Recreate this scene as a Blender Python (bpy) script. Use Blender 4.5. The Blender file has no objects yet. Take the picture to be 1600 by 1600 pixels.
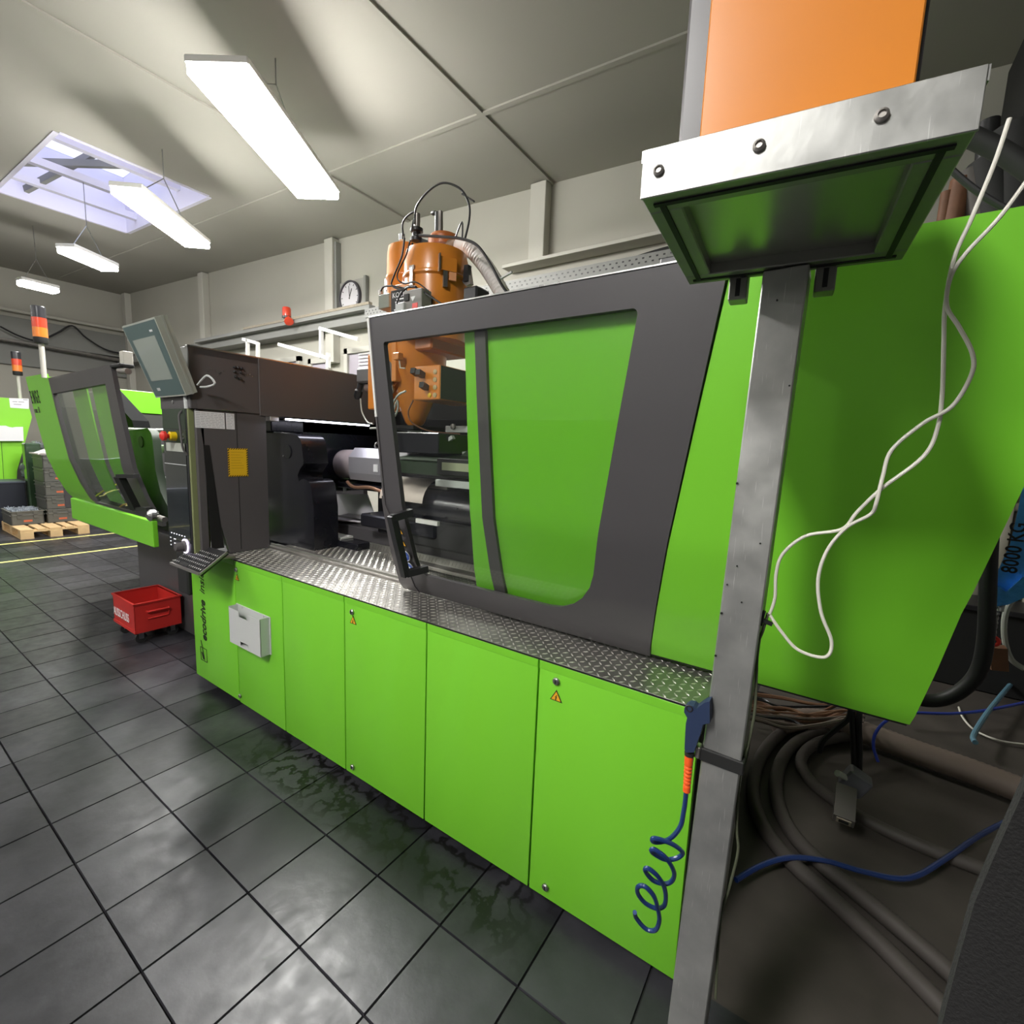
import bpy, bmesh, math, random
from mathutils import Vector, Matrix
random.seed(7)
SC = bpy.context.scene
COL = SC.collection
PI = math.pi

# ------------------------------------------------------------------ camera
CAM = Vector((3.4192, -1.3448, 1.65))
RX = Vector((0.82824083, 0.55903097, 0.0387493))
RY = Vector((-0.1067013, 0.08944496, 0.99025978))
RZ = Vector((0.55011996, -0.82430818, 0.13373129))
FPX = 737.2652
cd = bpy.data.cameras.new('camera'); cam = bpy.data.objects.new('camera', cd); COL.objects.link(cam)
cam.matrix_world = Matrix(((RX.x, RY.x, RZ.x, CAM.x), (RX.y, RY.y, RZ.y, CAM.y), (RX.z, RY.z, RZ.z, CAM.z), (0, 0, 0, 1)))
cd.sensor_width = 36; cd.lens = 36 * FPX / 1600; cd.clip_start = 0.02; cd.clip_end = 200
SC.camera = cam
# ------------------------------------------------------------------ world, exposure
w = bpy.data.worlds.new('hall_daylight'); SC.world = w; w.use_nodes = True
w.node_tree.nodes['Background'].inputs[0].default_value = (0.80, 0.82, 1.0, 1)
w.node_tree.nodes['Background'].inputs[1].default_value = 1.5
SC.view_settings.view_transform = 'Standard'; SC.view_settings.look = 'None'
SC.view_settings.gamma = 1; SC.view_settings.use_curve_mapping = False
SC.view_settings.exposure = 1.15
SC.cycles.use_denoising = True
SC.cycles.max_bounces = 8; SC.cycles.transparent_max_bounces = 12
SC.cycles.sample_clamp_indirect = 6
LAMP_POWER = 56.0

def ray(px, py):
    a = (px - 800) / FPX; b = -(py - 800) / FPX
    return RX * a + RY * b - RZ
def at(px, py, ax, v):
    d = ray(px, py); i = 'xyz'.index(ax); t = (v - CAM[i]) / d[i]
    return CAM + d * t

# ------------------------------------------------------------------ materials
def mat(name, col, rough=.5, metal=0., noise=0., nscale=8., bump=0., bscale=60., coat=0., emit=None, estr=0., spec=.5, rvar=0.):
    m = bpy.data.materials.new(name); m.use_nodes = True
    nt = m.node_tree; b = nt.nodes['Principled BSDF']
    b.inputs['Base Color'].default_value = (*col, 1); b.inputs['Roughness'].default_value = rough
    b.inputs['Metallic'].default_value = metal; b.inputs['Coat Weight'].default_value = coat
    b.inputs['Specular IOR Level'].default_value = spec
    if emit: b.inputs['Emission Color'].default_value = (*emit, 1); b.inputs['Emission Strength'].default_value = estr
    if noise or bump or rvar:
        tc = nt.nodes.new('ShaderNodeTexCoord')
    if noise or rvar:
        n = nt.nodes.new('ShaderNodeTexNoise'); n.inputs['Scale'].default_value = nscale; n.inputs['Detail'].default_value = 6
        nt.links.new(tc.outputs['Object'], n.inputs['Vector'])
    if noise:
        mx = nt.nodes.new('ShaderNodeMixRGB'); mx.blend_type = 'MIX'
        lo = tuple(max(0, c * (1 - noise)) for c in col); hi = tuple(min(1, c * (1 + noise)) for c in col)
        mx.inputs[1].default_value = (*lo, 1); mx.inputs[2].default_value = (*hi, 1)
        nt.links.new(n.outputs['Fac'], mx.inputs[0]); nt.links.new(mx.outputs[0], b.inputs['Base Color'])
    if rvar:
        mr = nt.nodes.new('ShaderNodeMapRange'); mr.inputs[3].default_value = max(0, rough - rvar); mr.inputs[4].default_value = min(1, rough + rvar)
        nt.links.new(n.outputs['Fac'], mr.inputs[0]); nt.links.new(mr.outputs[0], b.inputs['Roughness'])
    if bump:
        n2 = nt.nodes.new('ShaderNodeTexNoise'); n2.inputs['Scale'].default_value = bscale; n2.inputs['Detail'].default_value = 5
        bp = nt.nodes.new('ShaderNodeBump'); bp.inputs['Strength'].default_value = bump; bp.inputs['Distance'].default_value = .01
        nt.links.new(tc.outputs['Object'], n2.inputs['Vector']); nt.links.new(n2.outputs['Fac'], bp.inputs['Height'])
        nt.links.new(bp.outputs[0], b.inputs['Normal'])
    return m
M = {}
M['green'] = mat('lime_green_paint', (.195, .60, .030), .38, coat=.15, bump=.02, bscale=300)
M['green2'] = mat('lime_green_paint_far', (.23, .62, .03), .4)
M['anth'] = mat('anthracite_paint', (.075, .07, .074), .36, noise=.06, nscale=3, bump=.015, bscale=400, rvar=.05)
M['anthgrey'] = mat('grey_brown_paint', (.088, .080, .082), .5, noise=.05, nscale=4)
M['black'] = mat('black_machine_paint', (.013, .013, .018), .24, noise=.3, nscale=10)
M['blackmat'] = mat('matt_black', (.012, .012, .012), .7)
M['darkgreen'] = mat('dark_green_grey_paint', (.016, .032, .014), .55)
M['flatblack'] = mat('matt_flat_black', (.008, .008, .009), .9, spec=.1)  # near-black with hardly any gloss, no soot; also darkens the nozzle bay
M['plast'] = mat('black_plastic', (.02, .02, .022), .4)
M['screen'] = mat('switched_off_display', (.012, .018, .022), .12, coat=.5)
M['steel'] = mat('steel', (.42, .42, .42), .3, 1., noise=.15, nscale=20, rvar=.1)
M['steeldull'] = mat('dull_steel', (.36, .34, .32), .48, .9, noise=.2, nscale=14, rvar=.1)
M['deck'] = mat('tread_plate_metal', (.36, .35, .325), .40, .85, noise=.25, nscale=9, rvar=.12, bump=.1, bscale=80)
M['lug'] = mat('highlit_tread_lugs', (.66, .64, .60), .32, .8)  # paler than the plate: the lugs' highlights put into the colour
M['alu'] = mat('scratched_aluminium', (.45, .45, .435), .42, .80, noise=.34, nscale=16, rvar=.16, bump=.05, bscale=40)
def add_scratches(m):
    nt = m.node_tree; b = nt.nodes['Principled BSDF']; tc = nt.nodes.new('ShaderNodeTexCoord'); src = b.inputs['Base Color'].links[0].from_socket
    acc = src
    for ang, sc in ((.9, 1.0), (-.5, 1.3), (2.2, .8)):
        mp = nt.nodes.new('ShaderNodeMapping'); mp.inputs['Rotation'].default_value = (ang, ang, ang); mp.inputs['Scale'].default_value = (420 * sc, 16 * sc, 16)
        vo = nt.nodes.new('ShaderNodeTexNoise'); vo.inputs['Scale'].default_value = 1; vo.inputs['Detail'].default_value = 1
        rp = nt.nodes.new('ShaderNodeMapRange'); rp.inputs[1].default_value = .73; rp.inputs[2].default_value = .80
        mx = nt.nodes.new('ShaderNodeMixRGB'); mx.inputs[2].default_value = (.68, .68, .66, 1)
        nt.links.new(tc.outputs['Object'], mp.inputs[0]); nt.links.new(mp.outputs[0], vo.inputs['Vector']); nt.links.new(vo.outputs['Fac'], rp.inputs[0])
        nt.links.new(rp.outputs[0], mx.inputs[0]); nt.links.new(acc, mx.inputs[1]); acc = mx.outputs[0]
    nt.links.new(acc, b.inputs['Base Color'])
add_scratches(M['alu'])
M['aludark'] = mat('aluminium_profile', (.30, .30, .27), .5, .7, noise=.2, nscale=8)
M['lgrey'] = mat('light_grey_plastic', (.55, .56, .55), .5)
M['mongrey'] = mat('pale_grey_housing', (.42, .44, .39), .5, noise=.08)
M['monface'] = mat('slate_screen_bezel', (.10, .15, .15), .4)
M['monscreen'] = mat('milky_display_glass', (.36, .40, .36), .22, coat=.4)
M['white'] = mat('white_paint', (.78, .77, .74), .5)
M['paper'] = mat('paper', (.75, .75, .76), .7)
M['orange'] = mat('orange_lacquer', (.66, .22, .025), .3, coat=.3, noise=.08, nscale=5)
M['orangedk'] = mat('dark_orange_lacquer', (.42, .12, .02), .4)
M['red'] = mat('red_paint', (.50, .025, .02), .42, noise=.12, nscale=7)
M['redplastic'] = mat('red_plastic', (.75, .04, .03), .35)
M['yellow'] = mat('yellow_plastic', (.80, .55, .01), .4)
M['stickyellow'] = mat('yellow_sticker', (.75, .46, .01), .5)
M['stickorange'] = mat('orange_warning_sticker', (.85, .42, .02), .5)
M['blue'] = mat('blue_sticker', (.04, .10, .42), .5)
M['ink'] = mat('black_ink', (.008, .008, .008), .5)
M['inkwhite'] = mat('white_ink', (.85, .85, .85), .5)
M['wall'] = mat('warm_white_wall_paint', (.43, .415, .36), .85, noise=.07, nscale=.9)
M['wallgrey'] = mat('grey_wall_paint', (.25, .25, .235), .8, noise=.08, nscale=1.2)
M['ceil'] = mat('ceiling_paint', (.36, .345, .30), .9, noise=.08, nscale=.7)
M['trim'] = mat('pale_trim_paint', (.50, .485, .43), .7)
M['galv'] = mat('galvanised_tray', (.20, .20, .19), .6, .3, noise=.2, nscale=20)
M['wood'] = mat('pallet_wood', (.62, .43, .22), .75, noise=.2, nscale=12)
M['crate'] = mat('grey_crate_plastic', (.085, .085, .075), .5, noise=.15)
M['crateblack'] = mat('dark_crate_plastic', (.012, .014, .022), .45)
M['linepaint'] = mat('yellow_floor_line', (.72, .68, .24), .7)
M['grout'] = mat('dark_joint', (.012, .012, .012), .9)
M['hose'] = mat('grey_ribbed_hose', (.075, .065, .058), .6, noise=.2, nscale=10)
M['hosebrown'] = mat('dusty_corrugated_hose', (.20, .155, .13), .5, noise=.15)
M['hosewhite'] = mat('white_spiral_hose', (.80, .74, .72), .45)
M['copper'] = mat('copper_brown_cable', (.40, .22, .14), .35, .5)
M['cable'] = mat('white_cable', (.66, .64, .56), .45)
M['bluehose'] = mat('dark_blue_air_hose', (.012, .035, .15), .3, coat=.3)
M['bluebright'] = mat('blue_air_line', (.03, .06, .42), .35)
M['bluepale'] = mat('pale_blue_tube', (.12, .25, .33), .4)
M['orangeflu'] = mat('orange_rubber_sleeve', (.95, .12, .02), .45)
M['sling'] = mat('blue_textile_sling', (.06, .30, .72), .75, noise=.25, nscale=25, bump=.5, bscale=60)
M['fabric'] = mat('black_woven_fabric', (.009, .0085, .0085), .95, noise=.5, nscale=220, bump=.4, bscale=300)
M['rad'] = mat('beige_radiator_paint', (.34, .32, .26), .6)
M['brownpipe'] = mat('brown_rusty_pipe', (.16, .07, .035), .6, noise=.4, nscale=14)
M['lens_red'] = mat('red_beacon_glass', (.55, .045, .02), .3, coat=.3, emit=(1, .12, .03), estr=.06)
M['lens_orange'] = mat('orange_beacon_glass', (.65, .17, .02), .3, coat=.3, emit=(1, .35, .04), estr=.06)
M['lamp'] = mat('fluorescent_tube', (1, 1, 1), .5, emit=(1.0, .985, .95), estr=LAMP_POWER)
M['ring'] = mat('lit_ring', (.9, .8, 1), .5, emit=(.85, .75, 1), estr=1.6)
M['icons'] = mat('lit_icons', (.9, .9, .9), .5, emit=(.9, .9, 1), estr=.45)
M['concrete'] = mat('dusty_workshop_floor', (.065, .056, .048), .6, noise=.6, nscale=5, rvar=.15)
M['skin'] = M['lgrey']

def floor_mat():
    m = bpy.data.materials.new('slate_floor_tile'); m.use_nodes = True; nt = m.node_tree; b = nt.nodes['Principled BSDF']
    b.inputs['Specular IOR Level'].default_value = .42
    tc = nt.nodes.new('ShaderNodeNewGeometry')
    n = nt.nodes.new('ShaderNodeTexNoise'); n.inputs['Scale'].default_value = 2.2; n.inputs['Detail'].default_value = 8; n.inputs['Roughness'].default_value = .65
    n2 = nt.nodes.new('ShaderNodeTexNoise'); n2.inputs['Scale'].default_value = 14; n2.inputs['Detail'].default_value = 6
    nt.links.new(tc.outputs['Position'], n.inputs['Vector']); nt.links.new(tc.outputs['Position'], n2.inputs['Vector'])
    r = nt.nodes.new('ShaderNodeValToRGB'); r.color_ramp.elements[0].position = .35; r.color_ramp.elements[0].color = (.013, .013, .016, 1)
    r.color_ramp.elements[1].position = .72; r.color_ramp.elements[1].color = (.050, .049, .057, 1)
    # each tile its own tone
    ad = nt.nodes.new('ShaderNodeVectorMath'); ad.operation = 'ADD'; ad.inputs[1].default_value = (.448, .262, 0)
    dv_ = nt.nodes.new('ShaderNodeVectorMath'); dv_.operation = 'DIVIDE'; dv_.inputs[1].default_value = (.3235, .3235, 100)
    fr_ = nt.nodes.new('ShaderNodeVectorMath'); fr_.operation = 'FLOOR'
    wn = nt.nodes.new('ShaderNodeTexWhiteNoise'); wn.noise_dimensions = '2D'
    nt.links.new(tc.outputs['Position'], ad.inputs[0]); nt.links.new(ad.outputs[0], dv_.inputs[0]); nt.links.new(dv_.outputs[0], fr_.inputs[0]); nt.links.new(fr_.outputs[0], wn.inputs['Vector'])
    tm = nt.nodes.new('ShaderNodeMapRange'); tm.inputs[3].default_value = -.16; tm.inputs[4].default_value = .16
    sm = nt.nodes.new('ShaderNodeMath'); sm.operation = 'ADD'
    nt.links.new(wn.outputs['Value'], tm.inputs[0]); nt.links.new(tm.outputs[0], sm.inputs[0]); nt.links.new(n.outputs['Fac'], sm.inputs[1])
    nt.links.new(sm.outputs[0], r.inputs[0])
    # dried puddle marks along the foot of the machine
    sx = nt.nodes.new('ShaderNodeSeparateXYZ'); nt.links.new(tc.outputs['Position'], sx.inputs[0])
    def band(sock, lo, hi, soft):
        a = nt.nodes.new('ShaderNodeMapRange'); a.interpolation_type = 'SMOOTHSTEP'; a.inputs[1].default_value = lo - soft; a.inputs[2].default_value = lo
        c = nt.nodes.new('ShaderNodeMapRange'); c.interpolation_type = 'SMOOTHSTEP'; c.inputs[1].default_value = hi; c.inputs[2].default_value = hi + soft; c.inputs[3].default_value = 1; c.inputs[4].default_value = 0
        m_ = nt.nodes.new('ShaderNodeMath'); m_.operation = 'MULTIPLY'
        nt.links.new(sock, a.inputs[0]); nt.links.new(sock, c.inputs[0]); nt.links.new(a.outputs[0], m_.inputs[0]); nt.links.new(c.outputs[0], m_.inputs[1]); return m_.outputs[0]
    n3 = nt.nodes.new('ShaderNodeTexNoise'); n3.inputs['Scale'].default_value = 9; n3.inputs['Detail'].default_value = 4; nt.links.new(tc.outputs['Position'], n3.inputs['Vector'])
    ring = band(n3.outputs['Fac'], .49, .53, .03)
    mk = nt.nodes.new('ShaderNodeMath'); mk.operation = 'MULTIPLY'; nt.links.new(band(sx.outputs['X'], 1.15, 2.5, .4), mk.inputs[0]); nt.links.new(band(sx.outputs['Y'], -.17, .02, .10), mk.inputs[1])
    mk2 = nt.nodes.new('ShaderNodeMath'); mk2.operation = 'MULTIPLY'; nt.links.new(mk.outputs[0], mk2.inputs[0]); nt.links.new(ring, mk2.inputs[1])
    st = nt.nodes.new('ShaderNodeMixRGB'); st.inputs[2].default_value = (.006, .006, .006, 1)
    nt.links.new(mk2.outputs[0], st.inputs[0]); nt.links.new(r.outputs[0], st.inputs[1]); nt.links.new(st.outputs[0], b.inputs['Base Color'])
    mr = nt.nodes.new('ShaderNodeMapRange'); mr.inputs[1].default_value = .3; mr.inputs[2].default_value = .7; mr.inputs[3].default_value = .31; mr.inputs[4].default_value = .46
    nt.links.new(n2.outputs['Fac'], mr.inputs[0]); nt.links.new(mr.outputs[0], b.inputs['Roughness'])
    bp = nt.nodes.new('ShaderNodeBump'); bp.inputs['Strength'].default_value = .25; bp.inputs['Distance'].default_value = .006
    nt.links.new(n2.outputs['Fac'], bp.inputs['Height']); nt.links.new(bp.outputs[0], b.inputs['Normal'])
    return m
M['floor'] = floor_mat()
def glass_mat(name, tint, gl_rough=.03, ior=1.5):
    m = bpy.data.materials.new(name); m.use_nodes = True; nt = m.node_tree; nt.nodes.clear()
    o = nt.nodes.new('ShaderNodeOutputMaterial'); mx = nt.nodes.new('ShaderNodeMixShader')
    t = nt.nodes.new('ShaderNodeBsdfTransparent'); t.inputs[0].default_value = (*tint, 1)
    g = nt.nodes.new('ShaderNodeBsdfGlossy'); g.inputs['Roughness'].default_value = gl_rough
    f = nt.nodes.new('ShaderNodeFresnel'); ge = nt.nodes.new('ShaderNodeNewGeometry')
    mi = nt.nodes.new('ShaderNodeMix'); mi.data_type = 'FLOAT'; mi.inputs[2].default_value = ior; mi.inputs[3].default_value = 1 / ior
    nt.links.new(ge.outputs['Backfacing'], mi.inputs[0]); nt.links.new(mi.outputs[0], f.inputs[0])
    nt.links.new(f.outputs[0], mx.inputs[0]); nt.links.new(t.outputs[0], mx.inputs[1]); nt.links.new(g.outputs[0], mx.inputs[2]); nt.links.new(mx.outputs[0], o.inputs[0])
    return m
M['pane'] = glass_mat('clear_guard_pane', (.93, .95, .93))
M['skyglass'] = glass_mat('skylight_glass', (.9, .92, .96), .2)

# ------------------------------------------------------------------ mesh helpers
ORIGIN = {}
class MB:
    def __init__(s): s.bm = bmesh.new()
    def box(s, x0, x1, y0, y1, z0, z1, bev=0., seg=1):
        g = bmesh.ops.create_cube(s.bm, size=1)['verts']
        bmesh.ops.scale(s.bm, vec=(abs(x1 - x0), abs(y1 - y0), abs(z1 - z0)), verts=g)
        bmesh.ops.translate(s.bm, vec=((x0 + x1) / 2, (y0 + y1) / 2, (z0 + z1) / 2), verts=g)
        if bev:
            es = list({e for v in g for e in v.link_edges}); bmesh.ops.bevel(s.bm, geom=es, offset=bev, segments=seg, affect='EDGES', profile=.5)
        return s
    def obox(s, c, ax, ay, az, bev=0.):
        """box by centre and three half-axis vectors"""
        g = bmesh.ops.create_cube(s.bm, size=2)['verts']
        c, ax, ay, az = Vector(c), Vector(ax), Vector(ay), Vector(az)
        for v in g: v.co = c + ax * v.co.x + ay * v.co.y + az * v.co.z
        if bev:
            es = list({e for v in g for e in v.link_edges}); bmesh.ops.bevel(s.bm, geom=es, offset=bev, segments=1, affect='EDGES')
        return s
    def bar(s, a, b, w, h=None, up=(0, 0, 1)):
        a, b = Vector(a), Vector(b); d = (b - a); h = h or w
        u = Vector(up); 
        if abs(d.normalized().dot(u)) > .98: u = Vector((1, 0, 0))
        sx = d.cross(u).normalized(); sz = sx.cross(d).normalized()
        return s.obox((a + b) / 2, d / 2, sx * w / 2, sz * h / 2)
    def poly(s, pts, vec):
        """planar polygon extruded by vec"""
        vec = Vector(vec); vs = [s.bm.verts.new(p) for p in pts]; f = s.bm.faces.new(vs)
        r = bmesh.ops.extrude_face_region(s.bm, geom=[f], use_keep_orig=True)
        bmesh.ops.translate(s.bm, vec=vec, verts=[g for g in r['geom'] if isinstance(g, bmesh.types.BMVert)])
        return s
    def cyl(s, a, b, r1, r2=None, n=20, caps=True):
        a, b = Vector(a), Vector(b); r2 = r1 if r2 is None else r2
        d = (b - a).normalized(); u = d.orthogonal().normalized(); v = d.cross(u)
        A = [s.bm.verts.new(a + (u * math.cos(t) + v * math.sin(t)) * r1) for t in [2 * PI * i / n for i in range(n)]]
        B = [s.bm.verts.new(b + (u * math.cos(t) + v * math.sin(t)) * r2) for t in [2 * PI * i / n for i in range(n)]]
        for i in range(n): s.bm.faces.new((A[i], A[(i + 1) % n], B[(i + 1) % n], B[i]))
        if caps: s.bm.faces.new(A[::-1]); s.bm.faces.new(B)
        return s
    def lathe(s, prof, c=(0, 0, 0), axis=(0, 0, 1), n=28):
        """prof: list of (radius, height along axis)"""
        c = Vector(c); d = Vector(axis).normalized(); u = d.orthogonal().normalized(); v = d.cross(u); rings = []
        for r, h in prof:
            rings.append([s.bm.verts.new(c + d * h + (u * math.cos(t) + v * math.sin(t)) * max(r, 1e-4)) for t in [2 * PI * i / n for i in range(n)]])
        for A, B in zip(rings, rings[1:]):
            for i in range(n): s.bm.faces.new((A[i], A[(i + 1) % n], B[(i + 1) % n], B[i]))
        s.bm.faces.new(rings[0][::-1]); s.bm.faces.new(rings[-1])
        return s
    def tube(s, pts, r, n=8, smooth=6, rib=0., ribstep=None, closed=False):
        pts = [Vector(p) for p in pts]
        P = []
        if smooth and len(pts) > 2:
            for i in range(len(pts) - 1):
                p0 = pts[max(i - 1, 0)]; p1 = pts[i]; p2 = pts[i + 1]; p3 = pts[min(i + 2, len(pts) - 1)]
                for k in range(smooth):
                    t = k / smooth
                    P.append(.5 * ((2 * p1) + (-p0 + p2) * t + (2 * p0 - 5 * p1 + 4 * p2 - p3) * t * t + (-p0 + 3 * p1 - 3 * p2 + p3) * t ** 3))
            P.append(pts[-1])
        else: P = pts
        rr = [r] * len(P)
        if ribstep:
            Q = []; acc = 0; 
            for a, b in zip(P, P[1:]):
                L = (b - a).length; m = max(1, int(round(L / (ribstep / 2))))
                for k in range(m): Q.append(a.lerp(b, k / m))
            Q.append(P[-1]); P = Q; rr = [r * (1 + (rib if i % 2 else 0)) for i in range(len(P))]
        T = [(P[min(i + 1, len(P) - 1)] - P[max(i - 1, 0)]).normalized() for i in range(len(P))]
        u = T[0].orthogonal().normalized(); rings = []
        for p, t, q in zip(P, T, rr):
            u = (u - t * u.dot(t)); u = u.normalized() if u.length > 1e-6 else t.orthogonal().normalized(); v = t.cross(u)
            rings.append([s.bm.verts.new(p + (u * math.cos(2 * PI * i / n) + v * math.sin(2 * PI * i / n)) * q) for i in range(n)])
        for A, B in zip(rings, rings[1:]):
            for i in range(n): s.bm.faces.new((A[i], A[(i + 1) % n], B[(i + 1) % n], B[i]))
        s.bm.faces.new(rings[0][::-1]); s.bm.faces.new(rings[-1])
        return s
    def ring(s, c, axis, R, r, n=24, m=8):
        c = Vector(c); d = Vector(axis).normalized(); u = d.orthogonal().normalized(); v = d.cross(u); g = []
        for i in range(n):
            a = 2 * PI * i / n; e = u * math.cos(a) + v * math.sin(a)
            g.append([s.bm.verts.new(c + e * (R + r * math.cos(2 * PI * j / m)) + d * r * math.sin(2 * PI * j / m)) for j in range(m)])
        for i in range(n):
            for j in range(m): s.bm.faces.new((g[i][j], g[(i + 1) % n][j], g[(i + 1) % n][(j + 1) % m], g[i][(j + 1) % m]))
        return s
    def build(s, name, m, parent=None, smooth=True, angle=35, **kw):
        bmesh.ops.recalc_face_normals(s.bm, faces=s.bm.faces[:])
        o = Vector((0, 0, 0))
        if parent is not None: o = ORIGIN[parent.name]
        elif 'origin' in kw: o = Vector(kw.pop('origin'))
        if o.length: bmesh.ops.translate(s.bm, vec=-o, verts=s.bm.verts[:])
        me = bpy.data.meshes.new(name); s.bm.to_mesh(me); s.bm.free()
        me.materials.append(M[m] if isinstance(m, str) else m)
        if smooth:
            for p in me.polygons: p.use_smooth = True
            me.set_sharp_from_angle(angle=math.radians(angle))
        ob = bpy.data.objects.new(name, me); COL.objects.link(ob)
        if parent is not None: ob.parent = parent
        else: ob.location = o
        ORIGIN[ob.name] = o
        for k, v in kw.items(): ob[k] = v
        return ob
def thing(name, label, category, loc=(0, 0, 0), group=None):
    o = bpy.data.objects.new(name, None); COL.objects.link(o); o.location = loc; o.empty_display_size = .1
    o['label'] = label; o['category'] = category
    if group: o['group'] = group
    ORIGIN[o.name] = Vector(loc)
    return o
def text(name, body, m, parent, p, right, up, size, ext=.0006, bold=False, shear=0., xs=1., align='LEFT'):
    """flat print: p = lower left corner, right/up = directions on the surface"""
    cu = bpy.data.curves.new(name, 'FONT'); cu.body = body; cu.size = size; cu.extrude = ext; cu.shear = shear; cu.align_x = align
    if bold: cu.offset = size * .018
    cu.resolution_u = 3
    t = bpy.data.objects.new(name, cu); COL.objects.link(t)
    me = bpy.data.meshes.new_from_object(t); bpy.data.objects.remove(t); bpy.data.curves.remove(cu)
    R = Vector(right).normalized(); U = Vector(up).normalized(); N = R.cross(U)
    o = ORIGIN[parent.name] if parent is not None else Vector((0, 0, 0)); p = Vector(p)
    for v in me.vertices:
        c = v.co.copy(); v.co = p + R * c.x * xs + U * c.y + N * c.z - o
    me.materials.clear(); me.materials.append(M[m]); me.name = name
    ob = bpy.data.objects.new(name, me); COL.objects.link(ob); ob.parent = parent; ORIGIN[ob.name] = o
    return ob
def copy_tree(o, loc, label=None, depth=0):
    """copy a thing with its parts and sub-parts"""
    c = o.copy(); COL.objects.link(c)
    if loc is not None: c.location = loc
    if label: c['label'] = label
    for ch in list(o.children):
        d = ch.copy(); COL.objects.link(d); d.parent = c
        for g in list(ch.children):
            e = g.copy(); COL.objects.link(e); e.parent = d
    return c
def struct(ob): ob['kind'] = 'structure'; return ob

# curved front skin of the machine: y as a function of height
PROF = [(-.2, .24), (.94, .24), (.99, .20), (1.15, .135), (1.378, .068), (1.763, .015), (2.14, -.03), (3, -.1)]
def yprof(z):
    for (a, ya), (b, yb) in zip(PROF, PROF[1:]):
        if z <= b: 
            t = (z - a) / (b - a); return ya + (yb - ya) * t
    return PROF[-1][1]
def skin(name, outline, m, parent, off=0., thick=.03, holes=(), **kw):
    """panel outline in (x, z), wrapped on the curved front and given thickness to the rear"""
    bm = bmesh.new(); edges = []
    for loop in [outline] + list(holes):
        vs = [bm.verts.new((x, 0, z)) for x, z in loop]
        edges += [bm.edges.new((vs[i], vs[(i + 1) % len(vs)])) for i in range(len(vs))]
    bmesh.ops.triangle_fill(bm, use_beauty=True, use_dissolve=False, edges=edges)
    zs = [p[1] for p in outline]; z = min(zs) + .04
    while z < max(zs) - .01:
        bmesh.ops.bisect_plane(bm, geom=bm.verts[:] + bm.edges[:] + bm.faces[:], plane_co=(0, 0, z), plane_no=(0, 0, 1)); z += .04
    bmesh.ops.dissolve_limit(bm, angle_limit=.001, verts=[], edges=[])
    for v in bm.verts: v.co.y = yprof(v.co.z) + off
    r = bmesh.ops.extrude_face_region(bm, geom=bm.faces[:], use_keep_orig=True)
    bmesh.ops.translate(bm, vec=(0, thick, 0), verts=[g for g in r['geom'] if isinstance(g, bmesh.types.BMVert)])
    mb = MB(); mb.bm.free(); mb.bm = bm
    return mb.build(name, m, parent, angle=40, **kw)
def rrect(x0, x1, z0, z1, r=.03, n=5, radii=None):
    R = radii or (r, r, r, r); pts = []   # BL, BR, TR, TL
    for (cx, cz, a, q) in ((x0, z0, PI, R[0]), (x1, z0, 1.5 * PI, R[1]), (x1, z1, 0, R[2]), (x0, z1, .5 * PI, R[3])):
        ox = cx + (q if cx == x0 else -q); oz = cz + (q if cz == z0 else -q)
        for k in range(n + 1):
            t = a + (PI / 2) * k / n; pts.append((ox + q * math.cos(t), oz + q * math.sin(t)))
    return pts

# ================================================================== ROOM
def ceil_z(x): return 4.86 - .045 * x
X0, X1, Y0, Y1 = -13.5, 9.0, -9.0, 4.0
# floor slab and tiles
fl = struct(MB().box(X0, X1, Y0, Y1, -.1, -.012).build('floor', 'grout', smooth=False))
TS = .3235
def tile_bm(b, cx, cy):
    h = TS / 2 - .0018; e = .0022
    top = [b.bm.verts.new((cx + sx * (h - e), cy + sy * (h - e), 0)) for sx, sy in ((-1, -1), (1, -1), (1, 1), (-1, 1))]
    bot = [b.bm.verts.new((cx + sx * h, cy + sy * h, -.012)) for sx, sy in ((-1, -1), (1, -1), (1, 1), (-1, 1))]
    b.bm.faces.new(top)
    for i in range(4): b.bm.faces.new((bot[i], bot[(i + 1) % 4], top[(i + 1) % 4], top[i]))
tiles = []
i0 = int((X0 + .448) / TS) - 1
for i in range(i0, int((X1 + .448) / TS)):
    for j in range(int((Y0 + .262) / TS), int((3.95 + .262) / TS)):
        cx = -.448 + (i + .5) * TS; cy = -.262 + (j + .5) * TS
        if cx - TS/2 < X0 or cx > X1 - .1: continue
        if cx > 3.15 and cy > -.1: continue
        v = Vector((cx, cy, 0)) - CAM; zc = -v.dot(RZ)
        s = -1
        if zc > .15:
            px = 800 + FPX * v.dot(RX) / zc; py = 800 - FPX * v.dot(RY) / zc
            hid = (-.0 < cx < 3.2 and cy > .0) or cy > 2.2
            if -60 < px < 1660 and -60 < py < 1660 and not hid: s = abs(v.z) / zc ** 3
        tiles.append((s, cx, cy))
tiles.sort(reverse=True)
tb = MB(); tile_bm(tb, 0, 0); proto = None
for k, (s, cx, cy) in enumerate(tiles[:290]):
    if s < 0: break
    if proto is None:
        proto = tb.build('tile', 'floor', fl, smooth=False); o = proto
    else:
        o = proto.copy(); COL.objects.link(o); o.parent = fl
    o.location = (cx, cy, random.uniform(-.0006, .0006)); o.rotation_euler = (random.gauss(0, .0012), random.gauss(0, .0012), 0)
rest = MB()
for s, cx, cy in tiles[290:]: tile_bm(rest, cx, cy)
rest.build('far_tiles', 'floor', fl, smooth=False, kind='stuff')
MB().box(3.16, X1, -.1, Y1, -.012, -.001).build('bare_screed', 'concrete', fl, smooth=False)
for x in (-6.31, -4.98):
    MB().box(x - .035, x + .035, -6, 3.4, .0005, .002).build('marking_line', 'linepaint', fl, smooth=False)

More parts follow.
